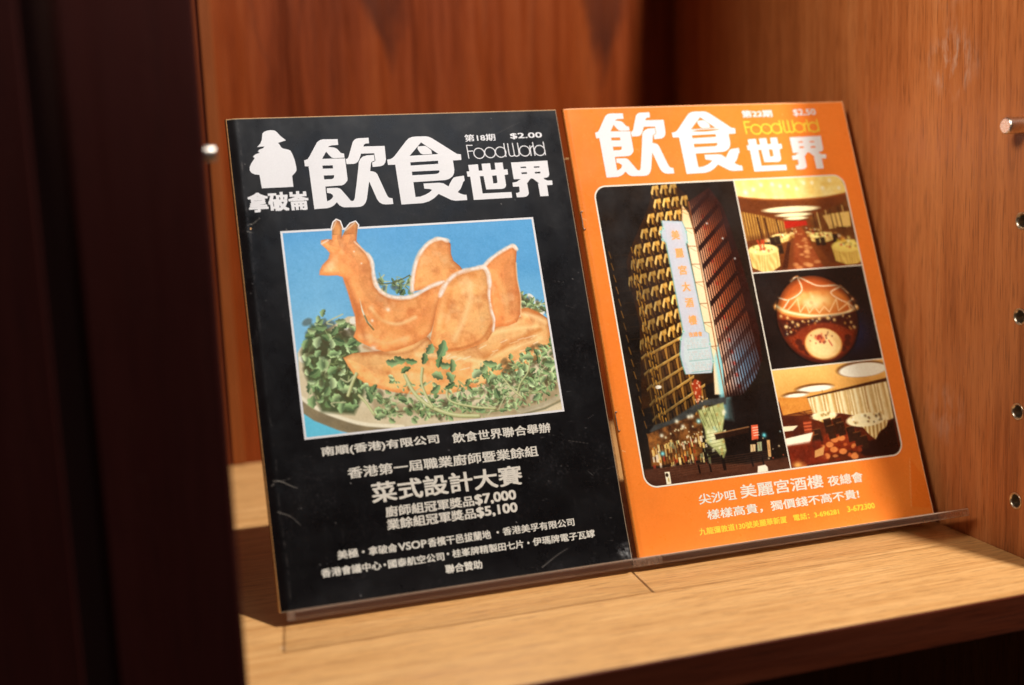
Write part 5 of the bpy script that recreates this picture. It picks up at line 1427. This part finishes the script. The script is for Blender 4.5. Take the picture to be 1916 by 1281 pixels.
# --- orange magazine ------------------------------------------------------
BX = 195.6
rootB = empty('magazine', (BX * MM, -.0010, .0003), (-LEAN, 0, 0))
tag(rootB, 'orange food magazine with four hotel and dining room photos, leaning beside the right wall', 'magazine', 'two old food magazines on the shelf')
def bulgeB(u, v):
    s = np.clip((3.5 - u) / 3.5, 0, 1)
    return (-.7 * s * s * (3 - 2 * s) + .22 * np.sin(u * .026 + .5) + .14 * np.sin(u * .055 + v * .016 + 2.0)
            + .3 * np.exp(-(((u - 191) / 10) ** 2 + ((v - 262) / 16) ** 2)))
B = Mag(rootB, bulgeB)
magazine_body(B, wear_orange, SPINE_ORANGE, 0.0, .35)
staple(B, 69.5, .12); staple(B, 188.5)
masthead(B, (-22.0, -9.95), (-18.5, -9.7), (-14.6, -8.75), (-10.6, -8.75))
fwA = (133.7, 19.7, 180.6, 28.4); fwB = (118.2, 11.3, 170.2, 20.0)
food_world(B, lambda a, b: (fwB[0] + (a - fwA[0]) / (fwA[2] - fwA[0]) * (fwB[2] - fwB[0]), fwB[1] + (b - fwA[1]) / (fwA[3] - fwA[1]) * (fwB[3] - fwB[1])), INK_YELLOW, .85)
set_text(B, 'issue_number', '第22期', (117.8, 4.2, 139.2, 9.0), INK_WHITE, .16)
set_text(B, 'price', '$2.50', (154.4, 4.2, 170.6, 9.1), INK_WHITE, .18)
set_text(B, 'caption', '尖沙咀', (41.4, 234.9, 65.2, 240.8), INK_IVORY, .15)
set_text(B, 'hotel_caption', '美麗宮酒樓', (67.9, 232.9, 122.2, 240.7), INK_IVORY, .17)
set_text(B, 'caption', '夜總會', (125.2, 234.6, 149.1, 240.7), INK_IVORY, .13)
set_text(B, 'caption', '樣樣高貴，獨價錢不高不貴!', (44.8, 244.3, 144.0, 250.0), INK_IVORY, .13)
set_text(B, 'address_line', '九龍彌敦道130號美麗華新厦', (38.1, 253.8, 94.0, 257.7), INK_YELLOW, .10)
set_text(B, 'address_line', '電話：3-696281', (98.3, 253.7, 128.5, 257.4), INK_YELLOW, .12)
set_text(B, 'address_line', '3-672300', (134.2, 253.5, 152.9, 256.9), INK_YELLOW, .14)
# rounded picture frame and its four photographs
fx0, fx1, fy0, fy1, rad = 10.9, 180.1, 49.4, 227.7, 7.5
def rrect(x0, x1, y0, y1, corners):
    out = []
    for (cx, cy, a0, r) in ((x0, y0, 180, corners[0]), (x1, y0, 270, corners[1]), (x1, y1, 0, corners[2]), (x0, y1, 90, corners[3])):
        if r <= 0: out.append((cx, cy)); continue
        mx = cx + r if cx == x0 else cx - r; my = cy + r if cy == y0 else cy - r
        for k in range(13):
            a = math.radians(a0 + 90 * k / 12); out.append((mx + r * math.cos(a), my + r * math.sin(a)))
    return out
t = .42
dv = 103.1; h1 = 108.9; h2 = 168.7
def photo(name, x0, x1, y0, y1, paint, n, corners):
    """one printed photograph, its rounded outer corners trimmed to the frame"""
    nu, nv = n
    o = B.grid(name, x0, x1, y0, y1, nu, nv, PHOTO_INK, .03, paint)
    me = o.data
    co = np.empty(len(me.vertices) * 3); me.vertices.foreach_get('co', co); co = co.reshape(-1, 3)
    u = co[:, 0] / MM; v = H - co[:, 2] / MM
    kill = np.zeros(len(u), bool)
    for (sx, sy), r in zip(((0, 0), (1, 0), (1, 1), (0, 1)), corners):
        if r <= 0: continue
        cx = x0 + r if not sx else x1 - r; cy = y0 + r if not sy else y1 - r
        out = ((u < cx) if not sx else (u > cx)) & ((v < cy) if not sy else (v > cy)) & (np.hypot(u - cx, v - cy) > r)
        kill |= out
    if kill.any():
        bm = bmesh.new(); bm.from_mesh(me); bm.verts.ensure_lookup_table()
        bmesh.ops.delete(bm, geom=[bm.verts[i] for i in np.nonzero(kill)[0]], context='VERTS')
        bm.to_mesh(me); bm.free()
    return o
pt = photo('tower_photo', fx0, dv, fy0, fy1, paint_tower, (350, 660), (rad, 0, 0, rad))
ph1 = photo('hall_photo', dv, fx1, fy0, h1, paint_hall, (280, 220), (0, rad, 0, 0))
ph2 = photo('dome_photo', dv, fx1, h1, h2, paint_dome, (280, 220), (0, 0, 0, 0))
ph3 = photo('lounge_photo', dv, fx1, h2, fy1, paint_lounge, (280, 220), (0, 0, rad, 0))
multi_strip(B, 'photo_border', [(dense(rrect(fx0, fx1, fy0, fy1, (rad,) * 4), 2), .85, True), (dense([(dv, fy0), (dv, fy1)], 2, False), .65, False), (dense([(dv, h1), (fx1, h1)], 2, False), .65, False), (dense([(dv, h2), (fx1, h2)], 2, False), .65, False)], INK_IVORY, .05)
sc_ = P['sign_chars']
for k, ch in enumerate('美麗宮大酒樓'):
    x, y = sc_[k]
    set_text(B, 'sign_character', ch, (x - 2.7, y - 2.9, x + 2.7, y + 2.9), INK_SIGN, .2, .05, parent=pt)
set_text(B, 'sign_caption', '夜總會', (sc_[6][0] - .4, sc_[6][1] - 1.3, sc_[8][0] + .6, sc_[8][1] + 1.2), INK_SIGN, .08, .05, parent=pt)

# ------------------------------------------------------------------ acrylic display stands
def quad_sheet(name, prof, x0, x1, mat, edge_mat, parent):
    """a bent clear sheet: profile (y, z) in the leaning frame swept from x0 to x1; its cut edges are the second material"""
    n = len(prof); vs = []
    for x in (x0, x1): vs += [(x * MM, a * MM, b * MM) for a, b in prof]
    fs = [(k, (k + 1) % n, n + (k + 1) % n, n + k) for k in range(n)]
    fs += [tuple(range(n)), tuple(range(2 * n - 1, n - 1, -1))]
    bm = bmesh.new(); bv = [bm.verts.new(p) for p in vs]
    faces = [bm.faces.new([bv[i] for i in f]) for f in fs]
    bmesh.ops.recalc_face_normals(bm, faces=bm.faces)
    me = bpy.data.meshes.new(name)
    for i, f in enumerate(faces): f.material_index = 0
    faces[-1].material_index = 1; faces[-2].material_index = 1
    for f in faces:
        if name == 'ledge' and f.normal.y < -.5: f.material_index = 2 if f.normal.y < -.9 else 1
    bm.to_mesh(me); bm.free()
    me.materials.append(mat); me.materials.append(edge_mat); me.materials.append(CLEAR_FRONT)
    o = bpy.data.objects.new(name, me); COL.objects.link(o); o.parent = parent
    return o

def stand(loc, x0, x1, label):
    root = empty('display_stand', loc, (-LEAN, 0, 0))
    tag(root, label, 'display stand', 'clear acrylic magazine stands')
    T = 4.4; back = 3.72
    quad_sheet('back_plate', [(back, -.12 - T), (back, 236), (back + T * .8, 236), (back + T * .8, -.12 - T)], x0, x1, CLEAR, CLEAR_EDGE, root)
    c_ = .7
    quad_sheet('ledge', [(back - .01, -.12 - T), (-36 + c_, -.12 - T), (-36, -.12 - T + c_), (-36, -.12 - c_), (-36 + c_, -.12), (back - .01, -.12)], x0, x1, CLEAR, CLEAR_EDGE, root)
    # rear prop: from the plate's middle down to the shelf behind
    c, s = math.cos(LEAN), math.sin(LEAN)
    def to_local(y, z): return (y * c - z * s, y * s + z * c)     # bay space to leaning frame
    top = (back + T * .8 + .02, 150.0)
    f1 = to_local(128 - loc[1] / MM, SH / MM + .06 - loc[2] / MM); f2 = to_local(132.5 - loc[1] / MM, SH / MM + .06 - loc[2] / MM)
    quad_sheet('rear_prop', [top, f1, f2, (top[0], top[1] + 6)], x0 + 60, x1 - 60, CLEAR, CLEAR_EDGE, root)
    return root
stand((0, 0, 0), 4.0, 193.4, 'clear acrylic stand holding the black magazine on its thin front ledge')
stand((0, -.0010, .0003), 193.8, 384.5, 'clear acrylic stand holding the orange magazine, its ledge reaching the right wall')
